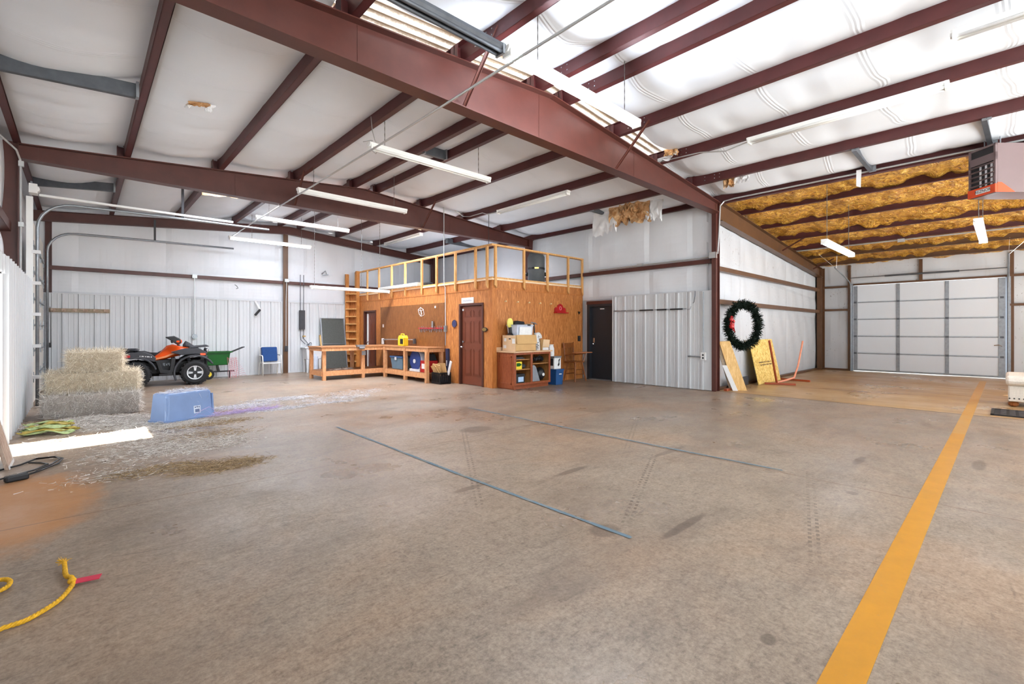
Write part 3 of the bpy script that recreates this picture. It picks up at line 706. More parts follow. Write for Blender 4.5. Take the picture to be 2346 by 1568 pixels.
# wiring
single('conduit_pipe',MB().tube([(3.15,Y0,4.1),(3.15,3.5,4.1),(3.15,5,4.09),(3.15,9,4.1),(3.16,12.9,4.12),(3.2,15.2,4.14)],.014,6),M['conduit'],'thin pale conduit linking the left ends of the hanging strip lights','conduit','conduits')
single('conduit_pipe',MB().tube([(7.3,10.56,4.86),(7.3,10.56,2.66),(7.335,10.55,2.6),(7.345,10.55,1.5)],.013),M['conduit'],'long pale conduit dropping from the roof to the office wall','conduit','conduits')
single('conduit_pipe',MB().tube([(8.1,9.3,4.56),(8.05,9.6,4.56),(8.0,9.75,4.62),(8.0,10.3,4.62),(7.95,10.55,4.66),(7.5,10.56,4.85)],.012,6),M['conduit'],'bent conduit between a surface strip light and the drop at the middle rafter','conduit','conduits')
single('conduit_pipe',MB().tube([(8.1,2.95,4.55),(8.1,3.3,4.5),(8.09,3.75,4.6),(8.09,4.9,4.66)],.011,6),M['conduit'],'wire from the surface strip light to the nearest rafter','conduit','conduits')
single('junction_box',MB().box(7.24,10.5,4.82,7.36,10.62,4.86).cyl((7.3,10.56,4.8),(7.3,10.56,4.84),.03),M['galv'],'grey junction box at the roof above the long conduit drop','junction box')
single('cable',MB().tube([(3.4,6.95,zc(3.4)),(3.4,6.9,4.6),(3.42,6.86,4.45),(3.5,6.86,4.33),(3.46,6.9,4.25),(3.36,6.9,4.3),(3.4,6.9,4.45),(3.35,6.86,4.42),(3.2,6.8,4.34)],.007,6),M['conduit'],'looped pale cable dangling by the ridge strip light','cable')
# ------------------------------------------------------------------ plywood office with loft
RX,RY,RZ=7.37,8.6,2.69
w=MB()
for ya,yb,z0,z1 in((8.6,8.97,0,RZ),(8.97,9.9,2.06,RZ),(9.9,14.7,0,RZ),(14.7,15.55,2.06,RZ),(15.55,16.38,0,RZ)): w.box(RX,ya,z0,RX+.09,yb,z1)
struct('wall_office_front',w,M['ply'])
struct('wall_office_side',MB().box(RX+.09,RY,0,10.9,RY+.09,RZ),M['ply'])
struct('trim_2',MB().box(RX-.012,RY-.012,2.43,RX,16.3,2.47).box(RX,RY-.012,2.43,10.9,RY,2.47).box(RX-.02,RY-.02,0,RX,8.72,2.43).box(RX,RY-.02,0,7.5,RY,2.43),M['ply_trim'])
struct('trim_3',MB().box(RX-.03,RY-.03,2.66,RX+.05,16.3,2.7).box(RX+.05,RY-.03,2.66,10.9,RY+.05,2.7),M['rail_pale'])
struct('floor_loft',MB().box(RX+.1,RY+.1,2.62,10.9,16.38,2.689),M['loft_floor'])
t=thing('loft_railing','light timber railing of posts and top rail around the plywood loft','railing',(RX,RY,2.7))
obj('top_rail',MB().box(RX-.05,RY-.05,3.5,RX+.06,16.25,3.54).box(RX+.06,RY-.05,3.5,10.88,RY+.06,3.54),M['rail'],t)
obj('bottom_rail',MB().box(RX-.01,RY,2.7,RX+.08,16.2,2.74).box(RX+.08,RY-.01,2.7,10.9,RY+.08,2.74),M['rail'],t)
def post(x,y,front):
    mb=MB()
    if front:
        mb.prism([(y-.03,3.5),(y+.03,3.5),(y+.03,2.53),(y-.03,2.46)],'x',x-.05,x)
    else:
        mb.prism([(x-.03,3.5),(x+.03,3.5),(x+.03,2.46),(x-.03,2.53)],'y',y-.05,y)
    obj('post',mb,M['rail'],t)
for y in(15.26,14.39,13.53,12.68,11.73,10.96,10.07,9.21,8.75):post(RX-.012,y,True)
for x in(7.44,8.42,9.32,10.19,10.83):post(x,RY-.012,False)
obj('post',MB().box(RX-.05,16.12,2.5,RX+.08,16.25,3.54),M['rail'],t)
# ladder
t=thing('loft_ladder','fixed timber ladder with deep rungs up to the loft','ladder',(7.2,16.1,0))
obj('side_rail',MB().box(7.0,16.28,0,7.12,16.36,3.45),M['ladder'],t)
obj('side_rail',MB().box(7.24,15.93,0,7.36,16.02,3.55),M['ladder'],t)
for i in range(10):
    z=.28+.27*i;obj('rung',MB().add([(6.98,16.27,z),(7.22,15.92,z),(7.36,16.0,z),(7.12,16.36,z),(6.98,16.27,z+.04),(7.22,15.92,z+.04),(7.36,16.0,z+.04),(7.12,16.36,z+.04)],[(0,3,2,1),(4,5,6,7),(0,1,5,4),(1,2,6,5),(2,3,7,6),(3,0,4,7)]),M['rail'],t)
obj('back_board',MB().add([(7.13,16.375,0),(7.36,16.04,0),(7.36,16.04,2.9),(7.13,16.375,2.9)],[(0,1,2,3)]),M['ply'],t)
# doors
def panel_door(name,y0,y1,x,h,mat,lab,knobs=True):
    d=struct(name,MB().box(x,y0,.01,x+.04,y1,h),mat,bevel=.003,label=lab)
    w=(y1-y0);
    p=MB()
    for c0,c1 in((.13,.45),(.55,.87)):
        for z0,z1 in((.12,.46),(.53,.81),(.86,.95)):
            a,b=y0+w*c0,y0+w*c1;zz0,zz1=h*z0,h*z1
            for k in(0,.03):
                p.box(x-.006-.002*(k>0),a+k,zz0+k,x+.001,b-k,zz0+k+.012);p.box(x-.006,a+k,zz1-k-.012,x+.001,b-k,zz1-k)
                p.box(x-.006,a+k,zz0+k,x+.001,a+k+.012,zz1-k);p.box(x-.006,b-k-.012,zz0+k,x+.001,b-k,zz1-k)
            p.box(x-.005,a+.05,zz0+.05,x+.001,b-.05,zz1-.05)
    obj('raised_panels',p,mat,d)
    return d
def casing(parent,y0,y1,x0,x1,h,wd=.07,mat='door_trim'):
    return obj('door_frame',MB().box(x0,y0-wd,0,x1,y0,h+wd).box(x0,y1,0,x1,y1+wd,h+wd).box(x0,y0,h,x1,y1,h+wd),M[mat],parent)
d=panel_door('door_1',9.0,9.86,7.405,2.05,M['door_brown'],'brown six-panel door at the corner end of the plywood office')
casing(d,8.98,9.88,7.345,7.46,2.06,.055)
k=MB();k.cyl((7.40,9.8,.98),(7.35,9.8,.98),.016,8);k.ball((7.34,9.8,.98),.03);k.cyl((7.40,9.8,1.12),(7.375,9.8,1.12),.028,10);obj('door_knob',k,M['chrome'],d)
obj('door_closer_tag',MB().cyl((7.40,9.8,1.96),(7.38,9.8,1.96),.03,10),M['white_pl'],d)
d=panel_door('door_2',14.74,15.5,7.42,2.05,M['door_brown'],'brown six-panel door behind the workbench')
casing(d,14.72,15.54,7.345,7.46,2.06,.05)
obj('edge_strip',MB().box(7.375,15.33,.05,7.415,15.38,2.0),M['white_pl'],d)
obj('door_knob',MB().ball((7.37,15.33,1.02),.03),M['chrome'],d)
# charcoal walk door in right wall
d=struct('door_3',MB().box(10.9,7.53,.03,10.95,8.27,2.1),M['door_black'],label='charcoal metal door beside the plywood office')
obj('door_frame',MB().box(10.8,8.27,0,10.98,8.36,2.24).box(10.8,7.47,0,10.98,7.53,2.24).box(10.8,7.53,2.1,10.98,8.27,2.17),M['door_black'],d)
obj('header',MB().box(10.79,7.45,2.17,10.98,8.37,2.26),M['steel'],d)
obj('threshold',MB().box(10.8,7.5,0,10.98,8.3,.028),M['galv'],d)
obj('lock_plate',MB().box(10.888,8.15,1.06,10.9,8.21,1.2),M['chrome'],d)
obj('door_knob',MB().cyl((10.9,8.18,1.03),(10.86,8.18,1.03),.014,8).ball((10.85,8.18,1.03),.028),M['chrome'],d)
obj('closer',MB().box(10.87,7.82,2.02,10.9,7.95,2.05),M['white_pl'],d)
# overhead door in the lean-to
X=19.84
d=struct('door_4',MB().box(X,.03,.03,X+.04,3.68,2.98),M['door_white'],label='white sectional overhead door at the end of the lean-to')
for i in range(5):
    z0,z1=.04+.588*i,.04+.588*(i+1)
    obj('section',MB().box(X-.02,.04,z0+.025,X,3.67,z1-.0),M['door_white'],d,bevel=.008)
for a,b in((.03,.17),(1.235,1.325),(2.42,2.51),(3.56,3.68)):obj('stile',MB().box(X-.034,a,.03,X-.018,b,2.97),M['galv'],d)
for i in range(1,5):obj('section_rail',MB().box(X-.026,.03,.04+.588*i-.022,X-.018,3.68,.04+.588*i+.01),M['galv'],d)
obj('bottom_seal',MB().box(X-.03,.03,.02,X-.016,3.68,.075),M['galv'],d)
for i in range(1,5):
    for y in(.1,1.28,2.465,3.62):obj('hinge',MB().box(X-.045,y-.04,.04+.588*i-.03,X-.03,y+.04,.04+.588*i+.03),M['zinc'],d)
obj('latch',MB().tube([(X-.05,.1,.95),(X-.08,.16,.99),(X-.06,.26,.97)],.012,6),M['chrome'],d)
def track(y,sgn):
    m=MB();m.tube([(X-.08,y,0),(X-.08,y,2.85),(X-.14,y,3.0),(X-.3,y,3.1),(X-.8,y,3.2),(X-2.3,y,3.42)],.022,6);m.box(X-.03,y-.05,0,X+.02,y+.03,3.05);return m
obj('track',track(3.74,1),M['galv'],d);obj('track',track(-.03,-1),M['galv'],d)
for y,s_ in((3.74,1),(-.03,-1)):
    x=X-2.1;m=MB();m.bar((x,y,3.4),(x,y-.02,zl(x)+.05),.03,.004);m.bar((x,y,3.4),(x-.15,y+.45*s_,zl(x)+.1),.03,.004);obj('track_hanger',m,M['white_enamel'],d)
obj('spring_shaft',MB().cyl((X-.12,-.05,3.25),(X-.12,3.75,3.25),.012,8).cyl((X-.12,1.0,3.25),(X-.12,2.8,3.25),.03,10),M['zinc'],d)
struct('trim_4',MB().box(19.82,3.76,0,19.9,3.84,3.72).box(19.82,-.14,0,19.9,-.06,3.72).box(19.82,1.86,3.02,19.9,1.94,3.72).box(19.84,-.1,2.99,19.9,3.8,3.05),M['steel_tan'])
# overhead door in the left wall, last bay
X=-.66
d=struct('door_5',MB().box(X-.05,12.45,.03,X,16.0,3.5),M['door_cream'],label='cream overhead door in the left wall by the hay bales')
m=MB()
for i in range(1,7):
    z=.03+.5*i;m.box(X,12.47,z-.012,X+.03,15.98,z+.012)
    for y in(12.62,13.7,14.8,15.85):m.box(X,y-.02,z-.1,X+.018,y+.02,z+.1)
obj('strut_rails',m,M['galv'],d)
def ctrack(y):
    m=MB();pts=[(X+.07,y,.0),(X+.07,y,3.35)]+[(X+.07+.5*(1-cos(a)),y,3.35+.5*sin(a)) for a in[i*pi/12 for i in range(1,7)]]
    pts+=[(X+1.4,y,3.87),(3.4,y,3.9)];m.tube(pts,.026,8);return m
obj('track',ctrack(12.42),M['galv'],d,smooth=True);obj('track',ctrack(16.02),M['galv'],d,smooth=True)
obj('track_angle',MB().box(X-.07,12.31,0,X+.02,12.37,3.9).box(X+.1,12.28,3.92,2.6,12.34,3.96),M['white_enamel'],d)
for z in(.55,1.13,1.72,2.3,2.88):obj('track_bracket',MB().box(X+.0,12.3,z-.03,X+.12,12.4,z+.03),M['white_pl'],d)
obj('track_hanger',MB().bar((1.65,12.42,3.9),(1.65,12.42,zr(1.65)+.15),.045,.045),M['dark'],d);obj('track_hanger',MB().bar((1.5,16.02,3.9),(1.5,16.02,zr(1.5)-.1),.045,.045),M['dark'],d)
obj('spring_bracket',MB().box(X-.03,12.2,3.95,X+.08,12.45,4.12).cyl((X+.05,12.3,4.05),(X+.05,12.45,4.05),.06,12),M['white_enamel'],d)
obj('chain_tag',MB().tube([(X+.12,15.95,2.0),(X+.13,15.95,1.1)],.006,5).box(X+.1,15.93,1.0,X+.14,15.97,1.12),M['black'],d)
single('conduit_pipe',MB().tube([(-.9,10.2,4.35),(-.72,10.4,4.2),(-.69,10.55,4.1),(-.685,10.58,4.0),(-.685,10.58,2.36)],.014).box(-.71,10.55,4.0,-.65,10.62,4.08).box(-.71,10.55,3.05,-.65,10.62,3.12),M['conduit'],'pale conduit down the left column above the liner','conduit','conduits')
single('latch_rod',MB().tube([(-.672,11.0,1.35),(-.665,11.0,1.05),(-.665,11.02,.98)],.006,5).box(-.68,10.98,.95,-.655,11.04,1.02),M['zinc'],'small grey latch on the left wall liner','latch')
# ------------------------------------------------------------------ on the office front
single('backboard',MB().box(7.352,10.6,.95,7.37,14.33,2.19),M['hardboard'],'large brown hardboard sheet on the office wall above the workbench','board')
t=thing('tool_rail','narrow red tool rail with small tools on the brown board','rack',(7.33,11.25,1.5))
obj('rail',MB().box(7.315,10.62,1.46,7.352,11.9,1.5),M['red'],t)
r=random.Random(5);m=MB()
for i in range(14):
    y=10.7+i*.085;m.box(7.308,y,1.47,7.312,y+r.uniform(.01,.03),1.49);m.cyl((7.33,y+.02,1.42-r.uniform(0,.06)),(7.33,y+.02,1.5+r.uniform(.0,.06)),.008,5)
obj('tool_holders',m,M['galv'],t)
obj('spray_can',MB().cyl((7.3,11.12,1.5),(7.3,11.12,1.68),.035,10),M['chrome'],t)
m=MB()
for p,q in(((0,0,0),(.16,0,-.1)),((.16,0,-.1),(.2,0,-.32)),((.2,0,-.32),(.05,0,-.38)),((.05,0,-.38),(0,0,0)),((0,0,0),(-.06,-.04,-.1)),((.16,0,-.1),(.1,-.04,-.16)),((.1,-.04,-.16),(-.06,-.04,-.1)),((.05,0,-.38),(.02,-.04,-.36)),((-.06,-.04,-.1),(.0,-.04,-.3)),((0,-.04,-.3),(.1,-.04,-.36)),((.1,-.04,-.16),(.14,-.04,-.3))):
    m.tube([(7.34+p[1],11.82-p[0],2.1+p[2]*.7),(7.34+q[1],11.82-q[0],2.1+q[2]*.7)],.007,5)
single('wire_basket',m,M['white_frame'],'white wire basket hung on the brown board','basket')
single('disc_hook',MB().cyl((7.352,11.05,2.08),(7.34,11.05,2.08),.035,12),M['white_pl'],'small white round cap on the brown board','cap')
t=thing('pipe_clamp','long silver pipe clamp lying along the brown board over the bench','clamp',(7.3,13.1,1.12))
obj('bar',MB().cyl((7.28,12.1,1.14),(7.28,14.1,1.12),.022,10),M['chrome'],t)
obj('jaw',MB().box(7.25,14.0,.97,7.31,14.06,1.16),M['white_pl'],t);obj('jaw',MB().box(7.25,12.02,1.02,7.31,12.1,1.17),M['zinc'],t)
single('switch_plate',MB().box(7.34,14.1,1.52,7.352,14.17,1.62),M['white_pl'],'white switch plate at the left edge of the brown board','switch plate')
single('outlet_box',MB().box(7.32,10.5,1.38,7.37,10.6,1.55).tube([(7.345,10.55,1.4),(7.345,10.55,1.0)],.01,6),M['galv'],'grey electrical box below the conduit on the office wall','electrical box')
single('office_sign',MB().box(7.345,9.32,2.125,7.37,9.82,2.27),M['paper'],'blank white sign above the brown corner door','sign')
sg=bpy.data.objects['office_sign'];r=random.Random(3);y=9.75
m=MB()
while y>9.4:
    k=r.uniform(.02,.05);m.box(7.342,y-k,2.17,7.346,y,2.17+r.uniform(.03,.06));y-=k+.012
obj('faded_lettering',m,plain('pale_grey_ink',(190,192,198),.7,0,.02),sg)
t=thing('round_plaque','dark blue round plaque left of the corner door','plaque',(7.36,10.15,1.6))
obj('disc',MB().cyl((7.37,10.15,1.6),(7.35,10.15,1.6),.1,20),plain('navy_plaque',(52,58,104),.5),t)
obj('rim',MB().tube([(7.352,10.15+.098*cos(a),1.6+.098*sin(a)) for a in[i*pi/10 for i in range(20)]],.008,6,True),M['steel'],t)
t=thing('oval_plaque','small oval brass-edged plaque right of the corner door','plaque',(7.34,8.86,1.44))
obj('edge',MB().loft([[(7.35-d,8.86+.1*k*cos(a),1.44+.055*k*sin(a)) for a in[i*pi/10 for i in range(20)]] for d,k in((0,1),(.018,1))]),M['ink'],t)
obj('face',MB().loft([[(7.331-d,8.86+.082*cos(a),1.44+.042*sin(a)) for a in[i*pi/10 for i in range(20)]] for d in(0,.006)]),M['brass'],t)
for i,x in enumerate((7.78,8.2,8.61,9.03,9.46)):
    single('coat_peg',MB().cyl((x,8.6,2.14),(x,8.55,2.15),.012,8).ball((x,8.545,2.15),.02,8,5),M['pegs'],['pale wooden peg nearest the office corner','second pale wooden peg from the office corner','middle pale wooden peg of five on the office side wall','fourth pale wooden peg from the office corner','pale wooden peg nearest the red shelf'][i],'peg','pegs on the office side wall')
t=thing('wall_shelf','small red scalloped wall shelf on the office side wall','shelf',(9.87,8.58,1.95))
obj('back',MB().prism([(9.64,1.93),(10.1,1.93),(10.1,2.03),(10.04,2.07),(9.99,2.06),(9.97,2.13),(9.87,2.17),(9.77,2.13),(9.75,2.06),(9.7,2.07),(9.64,2.03)],'y',8.575,8.6),M['red'],t)
obj('ledge',MB().box(9.62,8.48,1.9,10.12,8.6,1.93),M['red'],t)
obj('ornament',MB().tube([(9.87+.04*cos(a),8.572,2.04+.05*sin(a)) for a in[i*pi/6 for i in range(12)]],.008,5,True),M['pink'],t)
single('bracket_hook',MB().prism([(10.67,1.97),(10.77,1.97),(10.71,1.89)],'y',8.57,8.6),M['black'],'small black triangular hook on the office side wall','hook')
t=thing('outlet_plate','black outlet plate low on the office side wall','outlet',(10.73,8.59,1.18));obj('plate',MB().box(10.67,8.59,1.1,10.79,8.6,1.26),M['black'],t)
obj('socket',MB().box(10.7,8.582,1.19,10.76,8.59,1.24).box(10.7,8.582,1.12,10.76,8.59,1.17),M['dark'],t)
# ------------------------------------------------------------------ L-shaped workbench
t=thing('workbench','L-shaped timber workbench with lower shelf along the plywood office','workbench',(6.8,13,0))
obj('bench_top',MB().prism([(4.93,13.1),(6.78,13.1),(6.78,10.55),(7.35,10.55),(7.35,14.15),(4.93,14.15)],'z',.915,.955),M['benchtop'],t,bevel=.004)
obj('apron',MB().box(4.95,13.11,.83,6.8,13.15,.915).box(6.79,10.57,.83,6.83,13.13,.915).box(4.95,13.15,.83,4.99,14.13,.915).box(6.83,10.57,.83,7.33,10.61,.915),M['bench'],t)
for x,y in((5.04,13.2),(5.0,14.06),(6.2,13.2),(6.82,12.98),(6.82,11.78),(6.82,10.66),(6.25,14.06),(7.28,10.66),(7.28,11.9)):
    obj('leg',MB().box(x-.045,y-.045,0,x+.045,y+.045,.915),M['bench'],t)
obj('lower_shelf',MB().prism([(5.0,13.2),(6.86,13.2),(6.86,10.66),(7.34,10.66),(7.34,14.08),(5.0,14.08)],'z',.24,.26),M['benchtop'],t)
obj('shelf_apron',MB().box(5.0,13.16,.12,6.83,13.2,.25).box(6.79,10.66,.12,6.83,13.16,.25).box(4.97,13.2,.12,5.01,14.06,.25),M['bench'],t)
single('vise',MB().box(5.95,13.02,.93,6.2,13.16,.99).cyl((6.0,13.0,.9),(6.15,13.0,.9),.035,8),M['galv'],'small grey clamp on the front edge of the workbench','clamp')
single('outlet_box',MB().box(6.14,13.125,.68,6.26,13.155,.8),M['galv'],'grey outlet box on a workbench leg','electrical box')
r=random.Random(11);m=MB()
for i in range(120):
    m.strand((r.uniform(5.3,5.95),r.uniform(13.25,13.5),.262+r.random()*.03),(r.gauss(0,1),r.gauss(0,1),.2),.09,.008)
single('shavings',m,M['hay_grey'],'pale straw scraps on the lower shelf of the workbench','straw',kind='stuff')
t=thing('jobsite_radio','bright yellow portable light case standing on the workbench','case',(7.0,12.25,.955))
obj('body',MB().prism([(12.1,.96),(12.42,.96),(12.42,1.2),(12.36,1.27),(12.16,1.27),(12.1,1.2)],'x',6.93,7.1),M['yellow'],t,bevel=.012)
obj('grille',MB().box(6.92,12.12,1.02,6.935,12.27,1.17),M['black'],t);obj('handle',MB().tube([(7.0,12.16,1.26),(7.0,12.18,1.31),(7.0,12.34,1.31),(7.0,12.36,1.26)],.015,6),M['yellow'],t)
t=thing('storage_tote','grey-blue lidded tote on the lower shelf of the bench','storage tote',(7.05,12.45,.26))
obj('body',MB().taper((7.08,12.4,.262),(.36,.62),(.42,.72),.34),M['tote'],t,bevel=.015)
obj('lid',MB().box(6.85,12.02,.6,7.31,12.78,.65),M['tote_lid'],t,bevel=.012);obj('latch',MB().box(6.845,12.36,.54,6.86,12.46,.63),M['white_pl'],t)
t=thing('drum_fan','round blue drum fan lying against the bench shelf','fan',(7.0,11.4,.26))
P=lambda a,rr,x:(x,11.42+rr*cos(a),.57+rr*sin(a))
obj('shroud',MB().loft([[P(i*pi/14,rr,x) for i in range(28)] for rr,x in((.27,7.2),(.3,7.0),(.3,6.93))]),plain('fan_white',(206,214,226),.4),t,smooth=True)
obj('grille',MB().loft([[P(i*pi/14,rr,x) for i in range(28)] for rr,x in((.285,6.93),(.28,6.91),(.02,6.9))]),plain('fan_blue',(34,62,128),.4,0,.2,30),t)
obj('hub',MB().cyl((6.9,11.42,.55),(6.885,11.42,.55),.06,14),M['white_pl'],t)
obj('stand',MB().box(6.9,11.15,.262,7.25,11.7,.33),plain('fan_stand',(214,218,222),.4),t)
t=thing('red_carton','red printed carton at the end of the bench shelf','box',(7.0,11.0,.26));obj('body',MB().box(6.9,10.78,.262,7.25,11.12,.58),M['red'],t,bevel=.005)
obj('label',MB().box(6.896,10.85,.36,6.9,11.05,.5),M['paper'],t)
t=thing('black_toolbag','black tool bag standing behind the red carton','bag',(7.2,11.0,.6));obj('body',MB().taper((7.15,10.98,.582),(.22,.3),(.12,.26),.18),M['black_soft'],t,bevel=.02);obj('handle',MB().tube([(7.15,10.88,.75),(7.15,10.92,.84),(7.15,11.05,.84),(7.15,11.08,.75)],.012,6),M['black'],t)
t=thing('spirit_level','dark blue level leaning against the office wall by the bench end','tool',(7.33,10.48,0));obj('body',MB().box(7.3,10.38,.02,7.365,10.48,.92),plain('level_blue',(38,48,80),.5),t);obj('vial',MB().box(7.295,10.41,.45,7.301,10.45,.6),M['white_pl'],t)
t=thing('milk_crate','black milk crate of cardboard scraps by the corner door','crate',(7.06,10.32,0))
m=MB()
for z0,z1 in((0,.05),(.26,.3)):
    m.box(6.88,10.15,z0,7.24,10.17,z1).box(6.88,10.5,z0,7.24,10.52,z1).box(6.88,10.15,z0,6.9,10.52,z1).box(7.22,10.15,z0,7.24,10.52,z1)
for i in range(7):
    u=6.89+.057*i;m.box(u-.012,10.15,0,u+.012,10.17,.3).box(u-.012,10.5,0,u+.012,10.52,.3)
    v=10.16+.058*i;m.box(6.88,v-.012,0,6.9,v+.012,.3).box(7.22,v-.012,0,7.24,v+.012,.3)
m.box(6.9,10.17,.02,7.22,10.5,.2);obj('body',m,M['black'],t)
t=thing('cardboard_scrap','torn brown cardboard sticking up out of the black crate','cardboard',(7.05,10.35,.2))
m=MB();r=random.Random(8)
for i in range(5):m.obox((7.02+r.uniform(-.08,.08),10.36+r.uniform(-.1,.1),.36+r.uniform(-.02,.06)),(.02,.26,.3),(r.uniform(-.5,.5),r.uniform(-.5,.2),r.uniform(-.6,.6)))
obj('sheets',m,M['card'],t)
single('white_handle_panel',MB().obox((7.15,10.08,.42),(.03,.09,.4),(.35,0,0)),M['white_pl'],'white plastic panel leaning out of the black crate','panel',bevel=.02)
# ------------------------------------------------------------------ base cabinet with boxes
t=thing('base_cabinet','open-fronted brown base cabinet against the office side wall','cabinet',(8.15,8.3,0))
x0,x1,y0,y1=7.53,8.8,7.98,8.58
obj('carcass',MB().box(x0,y0+.021,.12,x0+.02,y1,.87).box(x1-.02,y0+.021,.12,x1,y1,.87).box(x0+.02,y0+.021,.12,x1-.02,y1-.02,.14).box(x0+.02,y1-.02,.12,x1-.02,y1,.87).box(8.1,y0+.021,.14,8.12,y1-.02,.87),M['cab_in'],t)
obj('toe_kick',MB().box(x0+.04,y0+.08,0,x1,y1-.01,.1).box(x0,y0+.001,0,x0+.04,y1-.01,.1),M['cab'],t)
obj('face_frame',MB().box(x0,y0,.1,x0+.06,y0+.02,.88).box(8.08,y0,.15,8.15,y0+.02,.83).box(x1-.06,y0,.1,x1,y0+.02,.88).box(x0+.06,y0,.1,x1-.06,y0+.02,.15).box(x0+.06,y0,.83,x1-.06,y0+.02,.88),M['cab'],t)
obj('end_panel',MB().box(x0-.015,y0,.02,x0,y1,.88).box(x0-.022,y0+.08,.12,x0-.014,y0+.11,.8).box(x0-.022,y1-.1,.12,x0-.014,y1-.07,.8).box(x0-.022,y0+.08,.77,x0-.014,y1-.07,.8).box(x0-.022,y0+.08,.12,x0-.014,y1-.07,.15),M['cab'],t)
obj('shelf',MB().box(x0+.02,y0+.03,.70,8.1,y1-.03,.72),M['cab_in'],t);obj('shelf',MB().box(x0+.02,y0+.03,.46,8.1,y1-.03,.48),M['cab_in'],t);obj('shelf',MB().box(8.12,y0+.03,.58,x1-.02,y1-.03,.6),M['cab_in'],t)
obj('countertop',MB().box(x0-.04,y0-.04,.88,x1+.04,y1+.015,.915).box(x0-.04,y1-.01,.915,x1+.04,y1+.015,1.0),M['lam'],t,bevel=.006)
t=thing('cardboard_box','large open cardboard box on the cabinet counter','cardboard box',(7.9,8.25,.915))
bx0,bx1,by0,by1,bz=7.62,8.32,8.03,8.5,1.3
obj('walls',MB().box(bx0,by0,.916,bx0+.006,by1,bz).box(bx1-.006,by0,.916,bx1,by1,bz).box(bx0,by0,.916,bx1,by0+.006,bz).box(bx0,by1-.006,.916,bx1,by1,bz).box(bx0,by0,.916,bx1,by1,.922),M['card'],t)
obj('flap',MB().obox((7.98,by0-.02,1.2),(.68,.006,.22),(-.12,0,0)),M['card'],t)
obj('end_face',MB().box(bx0-.004,by0,.916,bx0,by1,bz),M['card_light'],t)
obj('label',MB().box(bx0-.007,by0+.02,1.1,bx0-.004,by0+.12,1.22).box(bx0-.007,by1-.14,.98,bx0-.004,by1-.04,1.06).box(bx0-.007,by1-.14,1.15,bx0-.004,by1-.06,1.23),M['paper'],t)
obj('hand_hole',MB().box(bx0-.006,8.2,1.2,bx0-.003,8.27,1.225),M['ink'],t)
t=thing('plastic_tub','clear plastic tub of papers in the big cardboard box','tub',(8.0,8.25,1.2))
obj('tub',MB().taper((7.98,8.25,1.18),(.5,.3),(.56,.36),.36),plain('clear_tub',(196,202,214),.3,0,.1,9),t)
obj('paper_sheet',MB().obox((7.98,8.062,1.37),(.42,.004,.26),(.08,0,0)),M['paper'],t)
obj('rim',MB().box(7.69,8.06,1.53,8.27,8.44,1.56),plain('tub_rim',(170,176,190),.4),t)
obj('binder_clip',MB().box(8.05,8.05,1.53,8.15,8.08,1.57),M['black'],t)
single('folded_bag',MB().prism([(7.8,1.5),(8.2,1.57),(8.18,1.64),(7.95,1.66),(7.86,1.62)],'y',8.3,8.44),M['black_soft'],'black folded fabric lying on the plastic tub','bag',bevel=.015)
single('cardboard_flap',MB().obox((8.27,8.3,1.44),(.02,.34,.3),(0,.12,0)),M['card_light'],'pale cardboard sheet standing behind the plastic tub','cardboard')
t=thing('pedestal_ornament','yellow round-headed ornament on a black base in the cardboard box','ornament',(7.66,8.3,1.29))
obj('base',MB().taper((7.72,8.3,1.28),(.2,.2),(.05,.05),.1).cyl((7.71,8.3,1.36),(7.69,8.3,1.5),.045,8),M['black'],t)
obj('head',MB().loft([[(7.68+.09*k*cos(a),8.27+d,1.6+.12*k*sin(a)) for a in[i*pi/9 for i in range(18)]] for d,k in((0,.8),(.01,1),(.04,1),(.05,.8))]),plain('ornament_yellow',(236,224,110),.5),t)
obj('stem',MB().tube([(7.7,8.28,1.5),(7.75,8.26,1.42),(7.76,8.25,1.33)],.016,6),plain('ornament_yellow_stem',(232,218,110),.5),t)
t=thing('printed_tube','white printed tube standing between the boxes','tube',(8.42,8.08,.915));obj('tube',MB().cyl((8.42,8.07,.916),(8.39,8.08,1.36),.065,16),M['paper'],t,smooth=True)
m=MB();r=random.Random(4)
for i in range(12):
    z=.98+.028*i;a=r.uniform(-2.6,-1.3);m.obox((8.416+.067*cos(a),8.073+.067*sin(a),z),(.045,.004,.014),(0,0,a+pi/2))
obj('print',m,M['ink'],t)
t=thing('hammer','hammer standing head-up behind the printed tube','hammer',(8.5,8.4,1.2));obj('handle',MB().cyl((8.47,8.2,.92),(8.44,8.22,1.58),.02,8),M['black'],t)
obj('head',MB().tube([(8.32,8.22,1.62),(8.4,8.22,1.61),(8.47,8.22,1.6),(8.56,8.22,1.57)],[.012,.022,.024,.008],8),M['chrome'],t)
t=thing('small_carton','small open carton on the counter beside the printed tube','cardboard box',(8.63,8.2,.915))
obj('walls',MB().taper((8.66,8.17,.916),(.24,.26),(.28,.3),.27),M['card'],t);obj('flap',MB().obox((8.66,8.0,1.09),(.24,.006,.19),(.1,.08,0)),M['card_light'],t)
obj('print_band',MB().box(8.56,8.024,.92,8.77,8.028,.985),M['white_pl'],t)
single('work_lamp',MB().lathe([(.01,0),(.1,.02),(.09,.09),(.05,.15),(.02,.17)],(8.62,8.24,1.2),14),M['white_pl'],'white dome lamp shade resting in the small carton','lamp shade',smooth=True)
